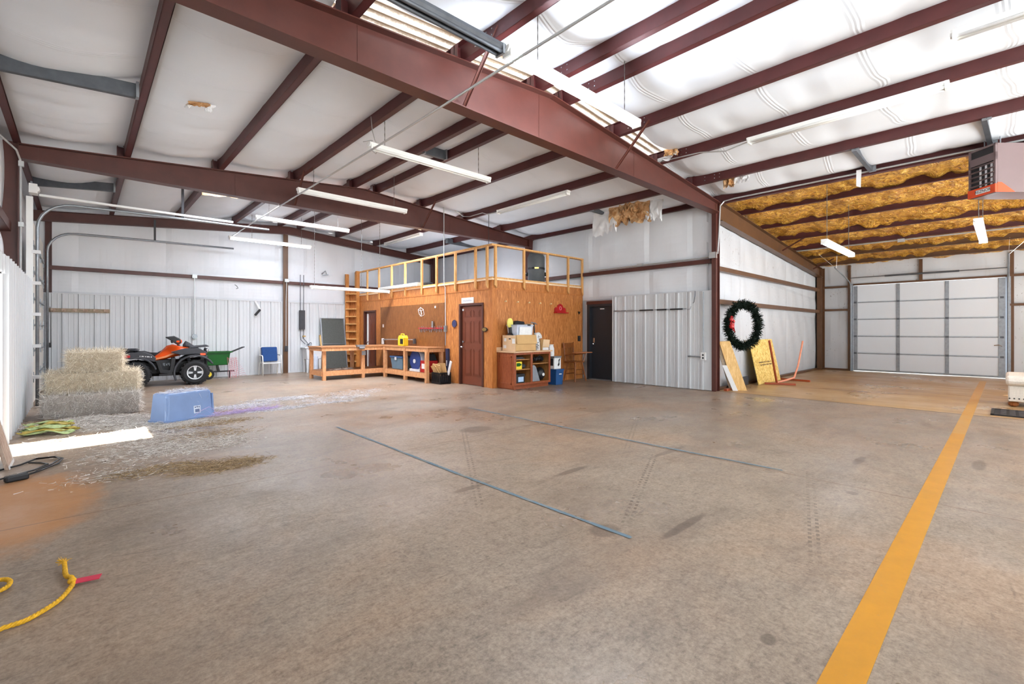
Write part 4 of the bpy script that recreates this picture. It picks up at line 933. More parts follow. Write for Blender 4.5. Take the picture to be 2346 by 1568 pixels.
# things inside the cabinet
single('book_stack',MB().box(7.62,8.1,.72,7.98,8.4,.745).box(7.64,8.12,.745,7.95,8.38,.765),M['dark'],'flat dark stack on the upper left cabinet shelf','stack')
t=thing('snack_carton','yellow printed carton on the middle cabinet shelf','box',(7.72,8.1,.48));obj('body',MB().box(7.61,8.03,.48,7.83,8.25,.66),M['yellow'],t);obj('print',MB().prism([(7.65,.55),(7.75,.55),(7.81,.58),(7.81,.6),(7.75,.63),(7.65,.63)],'y',8.027,8.03),M['green'],t)
single('pouch',MB().ball((7.96,8.15,.54),.075,10,7,(1.2,1,.8)),M['dark'],'dark lumpy pouch beside the yellow carton','pouch')
t=thing('battery','black battery with blue-white label in the lower left cabinet bay','battery',(7.8,8.15,.14));obj('body',MB().box(7.66,8.05,.14,7.95,8.25,.36),M['black'],t,bevel=.01);obj('label',MB().box(7.72,8.046,.17,7.9,8.05,.29),plain('battery_label',(178,206,236),.5),t)
single('grey_carton',MB().box(7.57,8.1,.14,7.64,8.4,.4),M['zinc'],'thin grey carton at the left of the lower cabinet bay','box')
m=MB();r=random.Random(6)
for i in range(7):m.ball((8.22+.08*i,8.12+r.uniform(0,.12),.66+r.uniform(0,.05)),.06,9,6)
m.tube([(8.3,8.05,.7),(8.45,8.03,.78),(8.6,8.05,.68)],.012,6)
single('power_tools',m,M['black'],'jumble of black power tools on the upper right cabinet shelf','tools')
t=thing('floor_panel','grey textured panel leaning inside the lower right cabinet bay','panel',(8.3,8.1,.14));obj('sheet',MB().prism([(8.17,.14),(8.5,.14),(8.36,.5),(8.3,.55),(8.17,.55)],'y',8.06,8.12),plain('panel_grey',(140,144,150),.7,0,.1,9),t,bevel=.01)
t=thing('helmet','black rounded helmet in the lower right cabinet bay','helmet',(8.6,8.15,.14));obj('shell',MB().ball((8.6,8.18,.31),.17,14,10,(.85,.8,1)),M['black'],t,smooth=True);obj('badge',MB().cyl((8.6,8.05,.3),(8.6,8.035,.3),.04,10),M['paper'],t)
# beside the cabinet
t=thing('blue_bin','blue plastic bin standing on the floor beside the cabinet','bin',(9.13,8.12,0));obj('body',MB().taper((9.13,8.12,0),(.26,.3),(.3,.36),.4),M['blue'],t,bevel=.012);obj('rim',MB().box(8.97,7.93,.38,9.29,8.31,.41),M['blue'],t);obj('label',MB().box(9.1,7.948,.27,9.2,7.952,.36),M['paper'],t)
t=thing('printed_pail','white pail with black print stacked on the blue bin','pail',(9.1,8.14,.41));obj('body',MB().box(8.97,8.0,.412,9.23,8.28,.74),M['paper'],t,bevel=.01)
obj('print',MB().prism([(9.12,.48),(9.17,.52),(9.16,.6),(9.19,.66),(9.18,.69),(9.13,.64),(9.14,.58),(9.1,.52)],'y',7.995,8.0),M['ink'],t);obj('side_print',MB().box(8.965,8.04,.5,8.97,8.2,.69),M['ink'],t);obj('lid',MB().box(8.96,7.99,.7,9.24,8.29,.745),M['galv'],t)
single('woven_sack',MB().loft([[(9.0+.1*k*cos(a),8.15+.09*k*sin(a),z) for a in[i*pi/6 for i in range(12)]] for k,z in((.9,.746),(1,.8),(.95,.95),(.7,1.02),(.85,1.05))]),M['bag'],'crumpled white sack on top of the printed pail','sack')
t=thing('high_chair','dark wooden high chair with a pale tray against the office wall','high chair',(10.2,8.25,0))
c=(10.15,8.28)
obj('seat',MB().box(9.95,8.12,.52,10.38,8.5,.55),M['chair_wood'],t,bevel=.01)
for sx,sy in((-1,-1),(1,-1),(-1,1),(1,1)):obj('leg',MB().tube([(c[0]+sx*.15,c[1]+sy*.13,.52),(c[0]+sx*.24,c[1]+sy*.2,0)],[.022,.02],8),M['chair_wood'],t)
for z,k in((.2,.2),(.33,.18)):
    for sy in(-1,1):obj('stretcher',MB().cyl((c[0]-k,c[1]+sy*k*.85,z),(c[0]+k,c[1]+sy*k*.85,z),.013,8),M['chair_wood'],t)
m=MB()
for i in range(6):m.cyl((9.92+.01*i,8.2+.05*i,.55),(9.86+.01*i,8.18+.055*i,1.0),.011,6)
m2=MB()
for i in range(6):
    x=10.0+.06*i;m2.cyl((x,8.46,.55),(x,8.5,.95),.01,6)
obj('spindle',m2,M['chair_wood'],t);obj('crest_rail',MB().box(9.94,8.49,.92,10.36,8.52,1.06),M['chair_wood'],t,bevel=.01)
obj('back_post',MB().cyl((9.96,8.47,.55),(9.93,8.52,1.08),.018,8).cyl((10.34,8.47,.55),(10.36,8.52,1.08),.018,8),M['chair_wood'],t)
obj('arm',MB().bar((9.96,8.47,.72),(9.94,8.08,.78),.03,.03).bar((10.36,8.47,.72),(10.4,8.08,.78),.03,.03).bar((10.37,8.15,.55),(10.42,8.12,.78),.025,.025).bar((10.3,8.15,.55),(10.24,8.1,.78),.025,.025),M['chair_wood'],t)
obj('tray',MB().box(9.93,7.93,.79,10.5,8.22,.815),M['tray'],t,bevel=.012)
# loft contents
t=thing('grey_drum','tall dark grey drum with black strap standing on the loft','drum',(9.68,9.34,2.69))
obj('body',MB().lathe([(.2,0),(.245,.02),(.25,.6),(.25,.84),(.2,.94)],(9.68,9.34,2.7),24),M['gray_tank'],t,smooth=True)
obj('strap',MB().lathe([(.252,0),(.258,0),(.258,.06),(.252,.06)],(9.68,9.34,3.17),24),M['black'],t)
obj('label',MB().obox((9.5,9.14,3.2),(.12,.005,.05),(0,0,-.75)),M['brass'],t)
obj('cap',MB().lathe([(.18,0),(.2,.02),(.14,.07),(.05,.08)],(9.68,9.34,3.63),18),M['black'],t)
for s_ in(-1,1):obj('handle',MB().ball((9.68+s_*.2,9.34-s_*.17,3.05),.06,9,6),M['black'],t)
m=MB()
for k in range(4):m.tube([(7.6+.12*cos(a),11.9+.2*sin(a)*(1+.1*k),2.74+.03*k) for a in[i*pi/8 for i in range(16)]],.014,6,True)
single('cable_coil',m,M['black_soft'],'black coil of cable on the loft edge behind the railing','cable')
single('pulley_hook',MB().tube([(8.1,9.6,zr(8.1)+.1),(8.1,9.6,3.75),(8.12,9.6,3.7),(8.1,9.6,3.66)],.008,5),M['black'],'thin black hanging hook above the loft corner','hook')
# ------------------------------------------------------------------ hay bales
def bale(label,c,size,rz,mat,n,seed):
    r=random.Random(seed);random.seed(seed);mb=MB();hx,hy,hz=size[0]/2,size[1]/2,size[2]
    T=Matrix.Translation(c)@Matrix.Rotation(rz,4,'Z')
    mb.M=T
    import mathutils
    # lumpy core
    g=12
    def core(ax,s_):
        def fn(u,v):
            if ax==0:p=[s_*hx,u*hy,hz*(v+1)/2]
            elif ax==1:p=[u*hx,s_*hy,hz*(v+1)/2]
            else:p=[u*hx,v*hy,hz if s_>0 else 0]
            k=.022*mathutils.noise.noise((p[0]*9+seed,p[1]*9,p[2]*9))
            q=[p[0]*(.97+k),p[1]*(.96+k),max(0,(p[2]-hz/2)*(.96+k)+hz/2)]
            return q
        us=[-1+2*i/g for i in range(g+1)];mb.sheet(fn,us,us)
    for ax in(0,1,2):
        for s_ in(-1,1):core(ax,s_)
    for i in range(n):
        ax=r.choices((0,1,2,1),(1.2,2,2,2))[0];s_=1 if ax==2 else (r.choice((-1,1)) if ax==0 else r.choice((-1,-1,1)))
        u,v=r.uniform(-1,1),r.uniform(-1,1)
        if ax==0:p=(s_*hx*.97,u*hy,hz*(v+1)/2);nrm=(s_,0,0)
        elif ax==1:p=(u*hx,s_*hy*.97,hz*(v+1)/2);nrm=(0,s_,0)
        else:p=(u*hx,v*hy,hz*.985);nrm=(0,0,1)
        d=Vector(nrm)*r.uniform(.15,.8)+Vector((r.gauss(0,.6),r.gauss(0,.5),r.gauss(0,.7)))
        q=Vector(p);L=r.uniform(.04,.12)
        if (q+d.normalized()*L).z<.004:d.z=abs(d.z)*.3
        mb.strand(q,d,L,r.uniform(.004,.0075),.35)
    t=obj('hay_bale',mb,mat);tag(t,label,'hay bale','stacked hay bales')
    for sy in(-.5,.5):
        tw=MB();tw.M=T;y=sy*hy
        tw.tube([(-hx*1.0,y,.01),(-hx*1.0,y,hz),(hx*1.0,y,hz),(hx*1.0,y,.01)],.003,4,True);obj('twine',tw,M['hay_grey'],t)
bale('bottom hay bale of the stack, lying on the floor',(.17,10.58,0),(1.2,.52,.36),-.03,M['hay_grey'],5200,1)
bale('middle hay bale, resting on the bottom one',(.19,10.78,.36),(1.18,.5,.35),-.08,M['hay'],5200,2)
bale('pale hay bale on top of the stack, shorter than those below',(.2,10.85,.71),(.72,.48,.34),-.05,M['hay'],3400,3)
# ------------------------------------------------------------------ loose straw
def litter(name,label,mat,spots,L=(.03,.085),w=.0042,seed=5):
    r=random.Random(seed);random.seed(seed+50);mb=MB()
    for cx,cy,rx,ry,n,h in spots:
        for i in range(int(n*1.5)):
            a=r.random()*2*pi;k=sqrt(r.random())*(1 if r.random()<.8 else 1.4)
            x=cx+rx*k*cos(a)+.05*r.gauss(0,1);y=cy+ry*k*sin(a)+.05*r.gauss(0,1)
            if x<-.66:continue
            d=(r.gauss(0,1),r.gauss(0,1),abs(r.gauss(0,.18))*(1-k*.6)*(h*12))
            mb.strand((x,y,.003+r.random()*h*max(0,1-k)),d,r.uniform(*L),w*r.uniform(.7,1.4),.25)
    return single(name,mb,mat,label,'straw',kind='stuff')
litter('straw_litter','loose grey straw strewn around the bales and blue bin',M['hay_grey'],[(.1,9.75,.75,.4,3600,.09),(.75,9.4,.45,.35,1700,.05),(.85,8.65,.5,.35,1600,.03),(.35,9.1,.6,.35,800,.02),(1.2,8.5,.6,.3,900,.02),(.8,7.6,.5,.4,700,.012),(1.05,6.85,.55,.45,1300,.015),(.5,6.9,.5,.5,700,.01),(.15,8.0,.8,.6,500,.006),(.3,6.0,.45,.3,250,.006)],seed=5)
litter('chaff_litter','tan hay chaff trodden into the floor in front of the bin',M['chaff'],[(1.08,5.62,.38,.2,1300,.02),(.6,5.9,.4,.18,700,.012),(1.5,8.3,.5,.22,700,.01),(1.3,7.4,.5,.3,400,.01),(-.2,10.1,.45,.2,400,.03)],L=(.03,.08),seed=6)
litter('white_lit_litter','straw litter tinted white as if lit, trailing from the bin toward the workbench',M['fluff'],[(2.2,9.75,.5,.22,1300,.02),(3.0,10.2,.6,.25,1100,.012),(3.9,9.6,.8,.3,700,.008),(2.6,8.95,.5,.12,600,.012),(4.6,10.2,.7,.4,350,.006),(3.4,9.1,.7,.12,450,.01)],seed=7)
random.seed(77);r=random.Random(9);m=MB()
for i in range(420):
    u=r.random();x=1.45+u*1.15;y=8.98+u*.12+r.gauss(0,.05);m.strand((x,y,.004+r.random()*.02),(r.gauss(.6,.6),r.gauss(0,.4),abs(r.gauss(0,.1))),r.uniform(.1,.25),.005,.4,3)
m.tube([(1.3,8.87,.02),(1.42,8.88,.12),(1.55,8.98,.16),(1.63,9.02,.1),(1.66,9.0,.02)],.004,4)
single('pink_lit_twine','' and 0 or m,M['purple'],'tangled baling twine tinted lilac for pinkish light, right of the blue bin','twine',kind='stuff')
# ------------------------------------------------------------------ upside-down bin
ang=atan2(9.02-8.68,1.62-.93)
t=thing('storage_bin','pale blue plastic bin turned upside down in the straw','storage bin',(1.2,9.03,0),ang)
m=MB()
def rr(w,d,z,k=.05,n=5):
    pts=[]
    for sx,sy,a0 in((1,1,0),(-1,1,pi/2),(-1,-1,pi),(1,-1,3*pi/2)):
        for i in range(n+1):
            a=a0+pi/2*i/n;pts.append((sx*(w/2-k)+k*cos(a),sy*(d/2-k)+k*sin(a),z))
    return pts
m.loft([rr(.8,.44,.0),rr(.8,.44,.035),rr(.76,.4,.04),rr(.71,.35,.41,.045),rr(.69,.33,.435,.045),rr(.64,.28,.445,.04)])
obj('body',m,M['bin_blue'],t,local=True,smooth=False,bevel=.004)
for sx in(-1,1):
    m=MB();m.loft([[(sx*.36+(p[0]),-.175-.012+p[1]*0+.0,p[2]) for p in((0,0,.05),(.03,0,.05),(.012,0,.38),(-.012,0,.38))],[(sx*.36+p[0],-.14,p[2]) for p in((0,0,.05),(.03,0,.05),(.012,0,.38),(-.012,0,.38))]])
    obj('corner_rib',m,M['bin_blue'],t,local=True)
def onface(u,z,w,h,e=.003):  # plate on the long front face (leans back)
    return MB().obox((u,-.202+.0676*(z-.04),z),(w,e,h),(-.0676,0,0))
m=onface(.1,.15,.11,.12,.004);obj('label',m,plain('bin_label',(216,224,238),.6),t,local=True)
m=MB()
for a in(onface(.1,.13,.07,.05,.006),onface(.07,.185,.02,.02,.006),onface(.1,.19,.02,.025,.006),onface(.13,.185,.02,.02,.006)):m.add(a.v,a.f)
obj('label_print',m,plain('bin_print',(96,112,146),.6),t,local=True)
r=random.Random(2);random.seed(3);m=MB()
for i in range(420):m.strand((r.uniform(-.3,.33),r.uniform(-.15,.13),.447+r.random()*.008),(r.gauss(0,1),r.gauss(0,.6),.08),.1,.006,.3)
for i in range(26):m.strand((r.uniform(0,.33),-.165,r.uniform(.3,.43)),(r.gauss(0,.5),-.15,-1),r.uniform(.05,.14),.004,.5,3)
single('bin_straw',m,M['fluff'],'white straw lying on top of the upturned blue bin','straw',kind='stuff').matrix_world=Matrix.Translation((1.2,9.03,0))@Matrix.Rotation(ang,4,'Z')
# ------------------------------------------------------------------ ATV
t=thing('quad_bike','orange and black quad bike parked by the back wall behind the bales','quad bike',(1.64,15.06,0),radians(-6))
def sect(x,z0,z1,w0,w1,k=.35):   # body ring: rounded trapezoid
    m_=(z0+z1)/2
    return [(x,-w0*.7,z0),(x,-w0,z0+(m_-z0)*.4),(x,-(w0+w1)/2,m_),(x,-w1,z1-(z1-m_)*k),(x,-w1*.55,z1),(x,w1*.55,z1),(x,w1,z1-(z1-m_)*k),(x,(w0+w1)/2,m_),(x,w0,z0+(m_-z0)*.4),(x,w0*.7,z0)]
A=lambda n,mb,m,**k:obj(n,mb,m,t,local=True,**k)
A('chassis',MB().loft([sect(-.7,.4,.62,.2,.2),sect(-.3,.24,.66,.22,.24),sect(.25,.24,.66,.22,.24),sect(.75,.34,.7,.2,.2),sect(.86,.45,.66,.16,.16)]),M['black'],bevel=.01)
A('seat',MB().loft([sect(-.78,.76,.88,.17,.15),sect(-.6,.74,.9,.19,.17),sect(-.35,.72,.85,.18,.15),sect(-.18,.72,.84,.17,.14),sect(0,.76,.95,.16,.13),sect(.06,.85,1.03,.14,.1)]),M['black_soft'],smooth=True)
A('tank_cover',MB().loft([sect(-.3,.62,.7,.27,.24),sect(-.12,.64,.86,.29,.22),sect(.02,.68,1.02,.29,.17),sect(.14,.72,1.05,.28,.17),sect(.3,.76,1.0,.27,.2),sect(.5,.86,.96,.22,.2),sect(.62,.9,.94,.18,.17)]),M['orange'],smooth=True,bevel=.006)
m=MB()
for s_ in(-1,1):m.add([(-.3,s_*.285,.69),(-.02,s_*.3,.76),(.22,s_*.3,.87),(.24,s_*.3,.84),(0,s_*.302,.72),(-.3,s_*.288,.65)],[(0,1,4,5),(1,2,3,4)])
A('side_stripe',m,M['orange2'])
def arch(xc,r0,a0,a1,y0,y1,th=.045,n=12,lip=.0):
    m=MB();o=[];i_=[]
    for k in range(n+1):
        a=a0+(a1-a0)*k/n;o.append((xc+(r0+th)*cos(a),.32+(r0+th)*sin(a)));i_.append((xc+r0*cos(a),.32+r0*sin(a)))
    m.prism(o+i_[::-1],'y',y0,y1);return m
for s_ in(-1,1):
    m=MB();a=arch(.61,.42,radians(28),radians(205),min(s_*.3,s_*.54),max(s_*.3,s_*.54));m.add(a.v,a.f)
    m.prism([(.1,.86),(.4,.95),(.7,.95),(.88,.84),(.86,.74),(.62,.8),(.3,.78)],'y',min(s_*.18,s_*.5),max(s_*.18,s_*.5))
    A('front_fender',m,M['dark'],bevel=.015)
for s_ in(-1,1):
    m=MB();a=arch(-.61,.4,radians(15),radians(165),min(s_*.26,s_*.52),max(s_*.26,s_*.52));m.add(a.v,a.f)
    m.prism([(-.92,.86),(-.45,.88),(-.3,.82),(-.2,.72),(-.22,.62),(-.5,.72),(-.9,.74)],'y',min(s_*.17,s_*.5),max(s_*.17,s_*.5))
    A('rear_fender',m,M['dark'],bevel=.015)
for s_ in(-1,1):
    m=MB();m.prism([(-.26,.66),(-.2,.62),(-.12,.34),(.12,.3),(.16,.36),(.2,.7),(.12,.72),(.08,.4),(-.06,.42),(-.14,.66)],'y',min(s_*.28,s_*.5),max(s_*.28,s_*.5));m.box(-.14,min(s_*.24,s_*.5),.27,.18,max(s_*.24,s_*.5),.32)
    m.box(-.18,min(s_*.2,s_*.27),.34,.2,max(s_*.2,s_*.27),.66)
    A('footwell',m,M['black'],bevel=.008)
m=MB();m.box(-1.08,-.36,.9,-.55,.36,.925)
for y in(-.36,.36):m.box(-1.08,y-.015,.92,-.6,y+.015,.95)
for x in(-1.05,-.9,-.75,-.6):m.box(x-.02,-.36,.92,x+.02,.36,.945)
m.box(-.95,-.2,.84,-.65,.2,.9);A('rear_rack',m,M['dark'],bevel=.01)
m=MB();m.prism([(.5,.95),(.9,.98),(.94,1.0),(.9,1.005),(.48,.985)],'y',-.36,.36)
for y in(-.3,-.1,.1,.3):m.bar((.5,y,.98),(.9,y,1.015),.03,.02)
A('front_rack',m,M['dark'],bevel=.006)
m=MB();m.tube([(.16,-.4,1.12),(.2,-.2,1.14),(.26,0,1.12),(.2,.2,1.14),(.16,.4,1.12)],.016,8);m.cyl((.3,0,.9),(.24,0,1.12),.03,8)
for s_ in(-1,1):m.cyl((.16,s_*.36,1.12),(.12,s_*.46,1.115),.022,8)
A('handlebar',m,M['black'],smooth=True)
for s_ in(-1,1):
    m=MB();m.prism([(-.02,1.24),(.18,1.27),(.3,1.2),(.32,1.1),(.22,1.06),(.12,1.14)],'y',min(s_*.26,s_*.42),max(s_*.26,s_*.42))
    A('handguard',m,M['black'],bevel=.02)
for s_ in(-1,1):A('handguard_trim',MB().ball((.25,s_*.345,1.13),.085,10,7,(1.05,1.0,.9)),M['orange'],smooth=True)
A('instrument_pod',MB().loft([sect(.36,.98,1.04,.1,.07),sect(.42,.98,1.14,.13,.07),sect(.52,.97,1.08,.15,.1),sect(.62,.97,1.0,.12,.1)]),M['dark'],bevel=.01)
for s_ in(-1,1):
    m=MB();m.box(.72,min(s_*.49,s_*.51),.76,.84,max(s_*.49,s_*.51),.82)
    A('side_reflector',m,M['orange'],bevel=.008)
for s_ in(-1,1):A('headlight',MB().ball((.88,s_*.28,.88),.07,10,6,(.6,1.1,.9)),M['chrome'],smooth=True)
for s_ in(-1,1):
    m=MB();m.box(-.95,min(s_*.34,s_*.51),.74,-.7,max(s_*.34,s_*.51),.81)
    A('tail_light',m,M['red'],bevel=.012)
A('muffler',MB().loft([[(x,-.33+.09*k*cos(a),.6+.07*k*sin(a)) for a in[i*pi/8 for i in range(16)]] for x,k in((-.4,.8),(-.5,1),(-.92,1),(-.95,.9))]),M['black'],smooth=True)
A('muffler_ring',MB().tube([(-.955,-.33+.08*cos(a),.6+.062*sin(a)) for a in[i*pi/8 for i in range(16)]],.012,6,True),M['chrome'])
m=MB();m.box(.84,-.22,.38,.95,.22,.42).box(.86,-.2,.42,.9,-.16,.72).box(.86,.16,.42,.9,.2,.72).box(.86,-.22,.68,.92,.22,.72);A('front_bumper',m,M['black'],bevel=.01)
m=MB()
for x in(-.61,.61):m.cyl((x,-.45,.32),(x,.45,.32),.035,8);m.bar((x,-.3,.34),(x*.6,-.1,.4),.04,.03).bar((x,.3,.34),(x*.6,.1,.4),.04,.03)
m.cyl((.45,-.24,.75),(.55,-.34,.42),.04,8).cyl((.45,.24,.75),(.55,.34,.42),.04,8);A('axle',m,M['dark'])
for x in(-.61,.61):
    for s_ in(-1,1):
        yc=s_*.43
        tm=MB();tm.lathe([(.17,-.11),(.25,-.12),(.295,-.1),(.31,-.06),(.31,.06),(.295,.1),(.25,.12),(.17,.11)],(x,yc,.32),28,'y',False)
        for k in range(18):
            for q in(-1,1):
                a=2*pi*(k+.25*q)/18
                tm.obox((x+.312*cos(a),yc+q*.055,.32+.312*sin(a)),(.045,.085,.03),(0,-a+pi/2,0))
        w=A('wheel',tm,M['black_soft'])
        rm=MB();yo=yc+s_*.1
        rm.lathe([(.16,-.012),(.178,-.014),(.192,.0),(.178,.012),(.16,.012),(.155,0),(.16,-.012)],(x,yo,.32),28,'y',False)
        for k in range(4):
            for q in(-.13,.13):
                a=pi/2*k+q;rm.bar((x+.05*cos(a),yo,.32+.05*sin(a)),(x+.175*cos(a),yo,.32+.175*sin(a)),.024,.03,(0,1,0))
        rim=obj('rim',rm,M['rim'],w,local=True)
        obj('hub_plate',MB().cyl((x,yo-s_*.03,.32),(x,yo-s_*.015,.32),.172,24).cyl((x,yo-s_*.02,.32),(x,yo+s_*.01,.32),.05,14),M['black'],w,local=True)
wt=M['white_pl']
T0=PM[t.name]
m=MB()
for i,w_ in enumerate((.014,.03,.012,.02,.03,.014,.022)):m.box(-.52+.036*i,-.504,.765-.004*i,-.52+.036*i+w_,-.5,.79-.004*i)
A('fender_lettering',m,wt)
m=MB();m.box(-.06,-.275,.52,-.045,-.268,.58).box(-.06,-.275,.52,-.02,-.268,.535).box(-.035,-.275,.5,-.022,-.268,.58).bar((.0,-.272,.515),(.03,-.272,.56),.006,.012).bar((.03,-.272,.515),(.0,-.272,.56),.006,.012).box(.045,-.275,.535,.085,-.268,.55).box(.066,-.275,.5,.08,-.268,.58).box(.042,-.275,.54,.056,-.268,.58)
A('four_by_four_mark',m,M['galv'])
# ------------------------------------------------------------------ green dump cart
t=thing('dump_cart','small green dump cart with yellow-hubbed wheels by the back wall','cart',(2.95,15.95,0))
m=MB();o=[(2.5,.78),(3.26,.78),(3.2,.4),(2.62,.4)]
m.loft([[(x,15.72,z) for x,z in o],[(x,16.15,z) for x,z in o]]);obj('tub',m,M['green'],t,bevel=.02)
obj('tub_rim',MB().bar((2.48,15.7,.78),(3.28,15.7,.78),.05,.035).bar((2.48,16.17,.78),(3.28,16.17,.78),.05,.035).bar((2.48,15.7,.78),(2.48,16.17,.78),.05,.035).bar((3.28,15.7,.78),(3.28,16.17,.78),.05,.035),M['green'],t)
obj('tub_inside',MB().box(2.56,15.76,.775,3.2,16.1,.785),plain('green_inside',(150,190,150),.5),t)
obj('handle',MB().tube([(3.2,15.86,.72),(3.62,15.86,.9),(3.66,15.9,.91),(3.66,16.0,.91),(3.62,16.04,.9),(3.2,16.04,.72)],.014,6),M['black'],t)
obj('frame',MB().bar((2.55,15.95,.2),(3.4,15.95,.2),.05,.04).bar((3.0,15.95,.2),(2.95,15.95,.42),.12,.05).bar((3.28,15.95,.0),(3.28,15.95,.2),.03,.03),M['black'],t)
for y in(15.74,16.16):
    w=obj('wheel',MB().lathe([(.06,-.04),(.13,-.045),(.15,-.02),(.15,.02),(.13,.045),(.06,.04)],(2.7,y,.15),18,'y'),M['black_soft'],t)
    obj('hub',MB().cyl((2.7,y-.05,.15),(2.7,y+.05,.15),.08,14),M['yellow'],w)
random.seed(5);r=random.Random(5);m=MB()
for i in range(9):
    x=3.18+.028*i;m.tube([(x+.2*k*(.4+.1*i*.3)*.4+.01*r.gauss(0,1),15.7-.02*k,.62*(1-k)+.005) for k in(0,.25,.5,.75,1)],.004,4)
for k in range(9):
    z=.55*(1-k/9)+.02;m.tube([(3.18+.04*k*.3+(.24+.02*k)*j/8,15.69+.01*r.gauss(0,1),z+.02*sin(j*2+k)) for j in range(9)],.004,4)
single('netting',m,M['pink'],'pink plastic netting draped off the end of the green cart','netting')
# ------------------------------------------------------------------ along the back wall
t=thing('patio_chair','white metal armchair with a blue cushion against the back wall','chair',(4.4,16.1,0))
x0,x1,y0,y1=4.14,4.68,15.75,16.2
fr=MB()
for x in(x0,x1):
    fr.tube([(x,y0,0),(x,y0+.01,.45),(x,y0+.04,.6),(x,y0+.1,.63),(x,y1-.05,.63)],.017,8)
obj('arm_frame',fr,M['white_frame'],t,smooth=True)
for x in(x0,x1):obj('leg',MB().tube([(x,y1-.08,.4),(x,y1+.02,0)],.015,8),M['white_frame'],t)
obj('back_frame',MB().tube([(x0+.02,y1-.08,.38),(x0+.02,y1+.03,.88),(x1-.02,y1+.03,.88),(x1-.02,y1-.08,.38)],.016,8),M['white_frame'],t)
obj('seat',MB().box(x0+.02,y0,.37,x1-.02,y1-.06,.4),M['white_pl'],t,bevel=.012)
single('seat_cushion',MB().obox((4.4,16.04,.66),(.46,.1,.46),(-.2,0,0)),M['blue_fab'],'blue cushion propped on the white armchair','cushion',bevel=.03)
t=thing('utility_sink','white utility sink on splayed legs beside the workbench','sink',(5.75,16.15,0))
m=MB();m.taper((5.76,16.13,.45),(.46,.4),(.54,.46),.37);m.box(5.44,15.87,.82,6.06,16.38,.86);obj('basin',m,M['sink'],t,bevel=.01)
for x in(5.56,5.96):
    for y in(15.98,16.3):obj('leg',MB().taper((x,y,0),(.05,.04),(.09,.06),.46),M['sink'],t)
obj('faucet',MB().tube([(5.7,16.32,.86),(5.7,16.3,.95),(5.74,16.2,1.0),(5.74,16.12,.97)],.014,6).cyl((5.64,16.32,.92),(5.82,16.32,.92),.014,6),M['zinc'],t)
obj('drain_pipe',MB().tube([(5.78,16.2,.45),(5.78,16.2,.25),(5.84,16.28,.2),(5.84,16.36,.25)],.02,6),M['white_pl'],t)
t=thing('insulated_pipe','pair of thin water pipes in a black foam sleeve above the sink','pipe',(5.5,16.33,.95))
obj('pipe',MB().tube([(5.44,16.32,3.3),(5.44,16.32,1.25),(5.46,16.32,1.1),(5.6,16.32,.95)],.011,6).tube([(5.55,16.32,3.3),(5.55,16.32,1.35),(5.54,16.32,1.15),(5.66,16.3,1.0),(5.68,16.3,.93)],.011,6),M['zinc'],t)
obj('sleeve',MB().box(5.41,16.28,1.45,5.585,16.37,2.1),M['dark'],t,bevel=.01);obj('valve',MB().box(5.52,16.28,1.2,5.6,16.35,1.24),M['brass'],t)
t=thing('window_screen','tall dark mesh screen panel leaning against the back wall','screen',(6.5,16.2,0))
def lean(x,z):return (x,15.95+.33*z/1.85,z)
m=MB()
for p,q in((lean(6.1,.03),lean(6.1,1.85)),(lean(6.92,.03),lean(6.92,1.85)),(lean(6.1,1.84),lean(6.92,1.84)),(lean(6.1,.04),lean(6.92,.04)),(lean(6.1,.95),lean(6.92,.95))):m.bar(p,q,.035,.02)
obj('frame',m,M['galv'],t);m=MB();m.add([lean(6.1,.03),lean(6.92,.03),lean(6.92,1.85),lean(6.1,1.85)],[(0,1,2,3)]);obj('mesh',m,M['net'],t)
single('leaning_timber',MB().bar((6.06,15.8,.0),(6.075,16.28,1.25),.03,.09),M['lumber'],'upright timber offcut left of the mesh screen','timber')
single('water_jug',MB().cyl((5.72,15.75,0),(5.72,15.75,.55),.1,16).cyl((5.72,15.75,.55),(5.72,15.75,.63),.04,10),plain('jug',(198,208,222),.35),'pale translucent canister beneath the bench end by the sink','canister')
t=thing('hook_rack','wooden hook rail low on the back wall left of the quad bike','hook rail',(0,16.36,1.93))
obj('rail',MB().box(-.58,16.345,1.88,.58,16.37,1.98),M['tan_board'],t)
for i in range(6):
    x=-.5+.2*i;m=MB();m.prism([(x-.05,1.97),(x+.03,1.97),(x+.05,1.92),(x+.01,1.89),(x-.02,1.92),(x-.05,1.91)],'y',16.3,16.345);obj('hook',m,M['weathered'],t)
single('conduit_drop',MB().tube([(2.46,16.33,2.97),(2.46,16.34,1.3)],.012,6).box(2.4,16.3,2.96,2.52,16.36,3.06),M['conduit'],'thin conduit drop on the back wall behind the quad bike','conduit','conduits')
single('round_outlet',MB().lathe([(.02,0),(.075,.0),(.075,.05),(.03,.06)],(2.46,0,1.24),14,'y') if 0 else MB().cyl((2.46,16.37,1.24),(2.46,16.3,1.24),.07,14).cyl((2.46,16.3,1.24),(2.46,16.27,1.24),.035,10),M['galv'],'round grey outlet on the back wall above the quad bike','outlet')
single('conduit_drop',MB().tube([(4.99,16.27,3.05),(4.99,16.33,2.4),(4.99,16.34,.85)],.013,6).box(4.93,16.24,3.02,5.06,16.32,3.12),M['conduit'],'conduit drop down the mid-wall post','conduit','conduits')
single('outlet_plate',MB().box(4.94,16.31,.72,5.05,16.37,.9).box(4.97,16.29,.74,5.02,16.31,.82),M['dark'],'dark outlet at the foot of the mid-wall conduit','outlet')
t=thing('wall_hanger','small white and black arm hanging on the back wall liner','bracket',(4.15,16.3,2.2));obj('arm',MB().bar((4.07,16.34,2.36),(4.2,16.3,2.1),.03,.05),M['white_pl'],t);obj('grip',MB().bar((4.2,16.3,2.08),(4.05,16.26,1.9),.04,.06),M['black'],t)
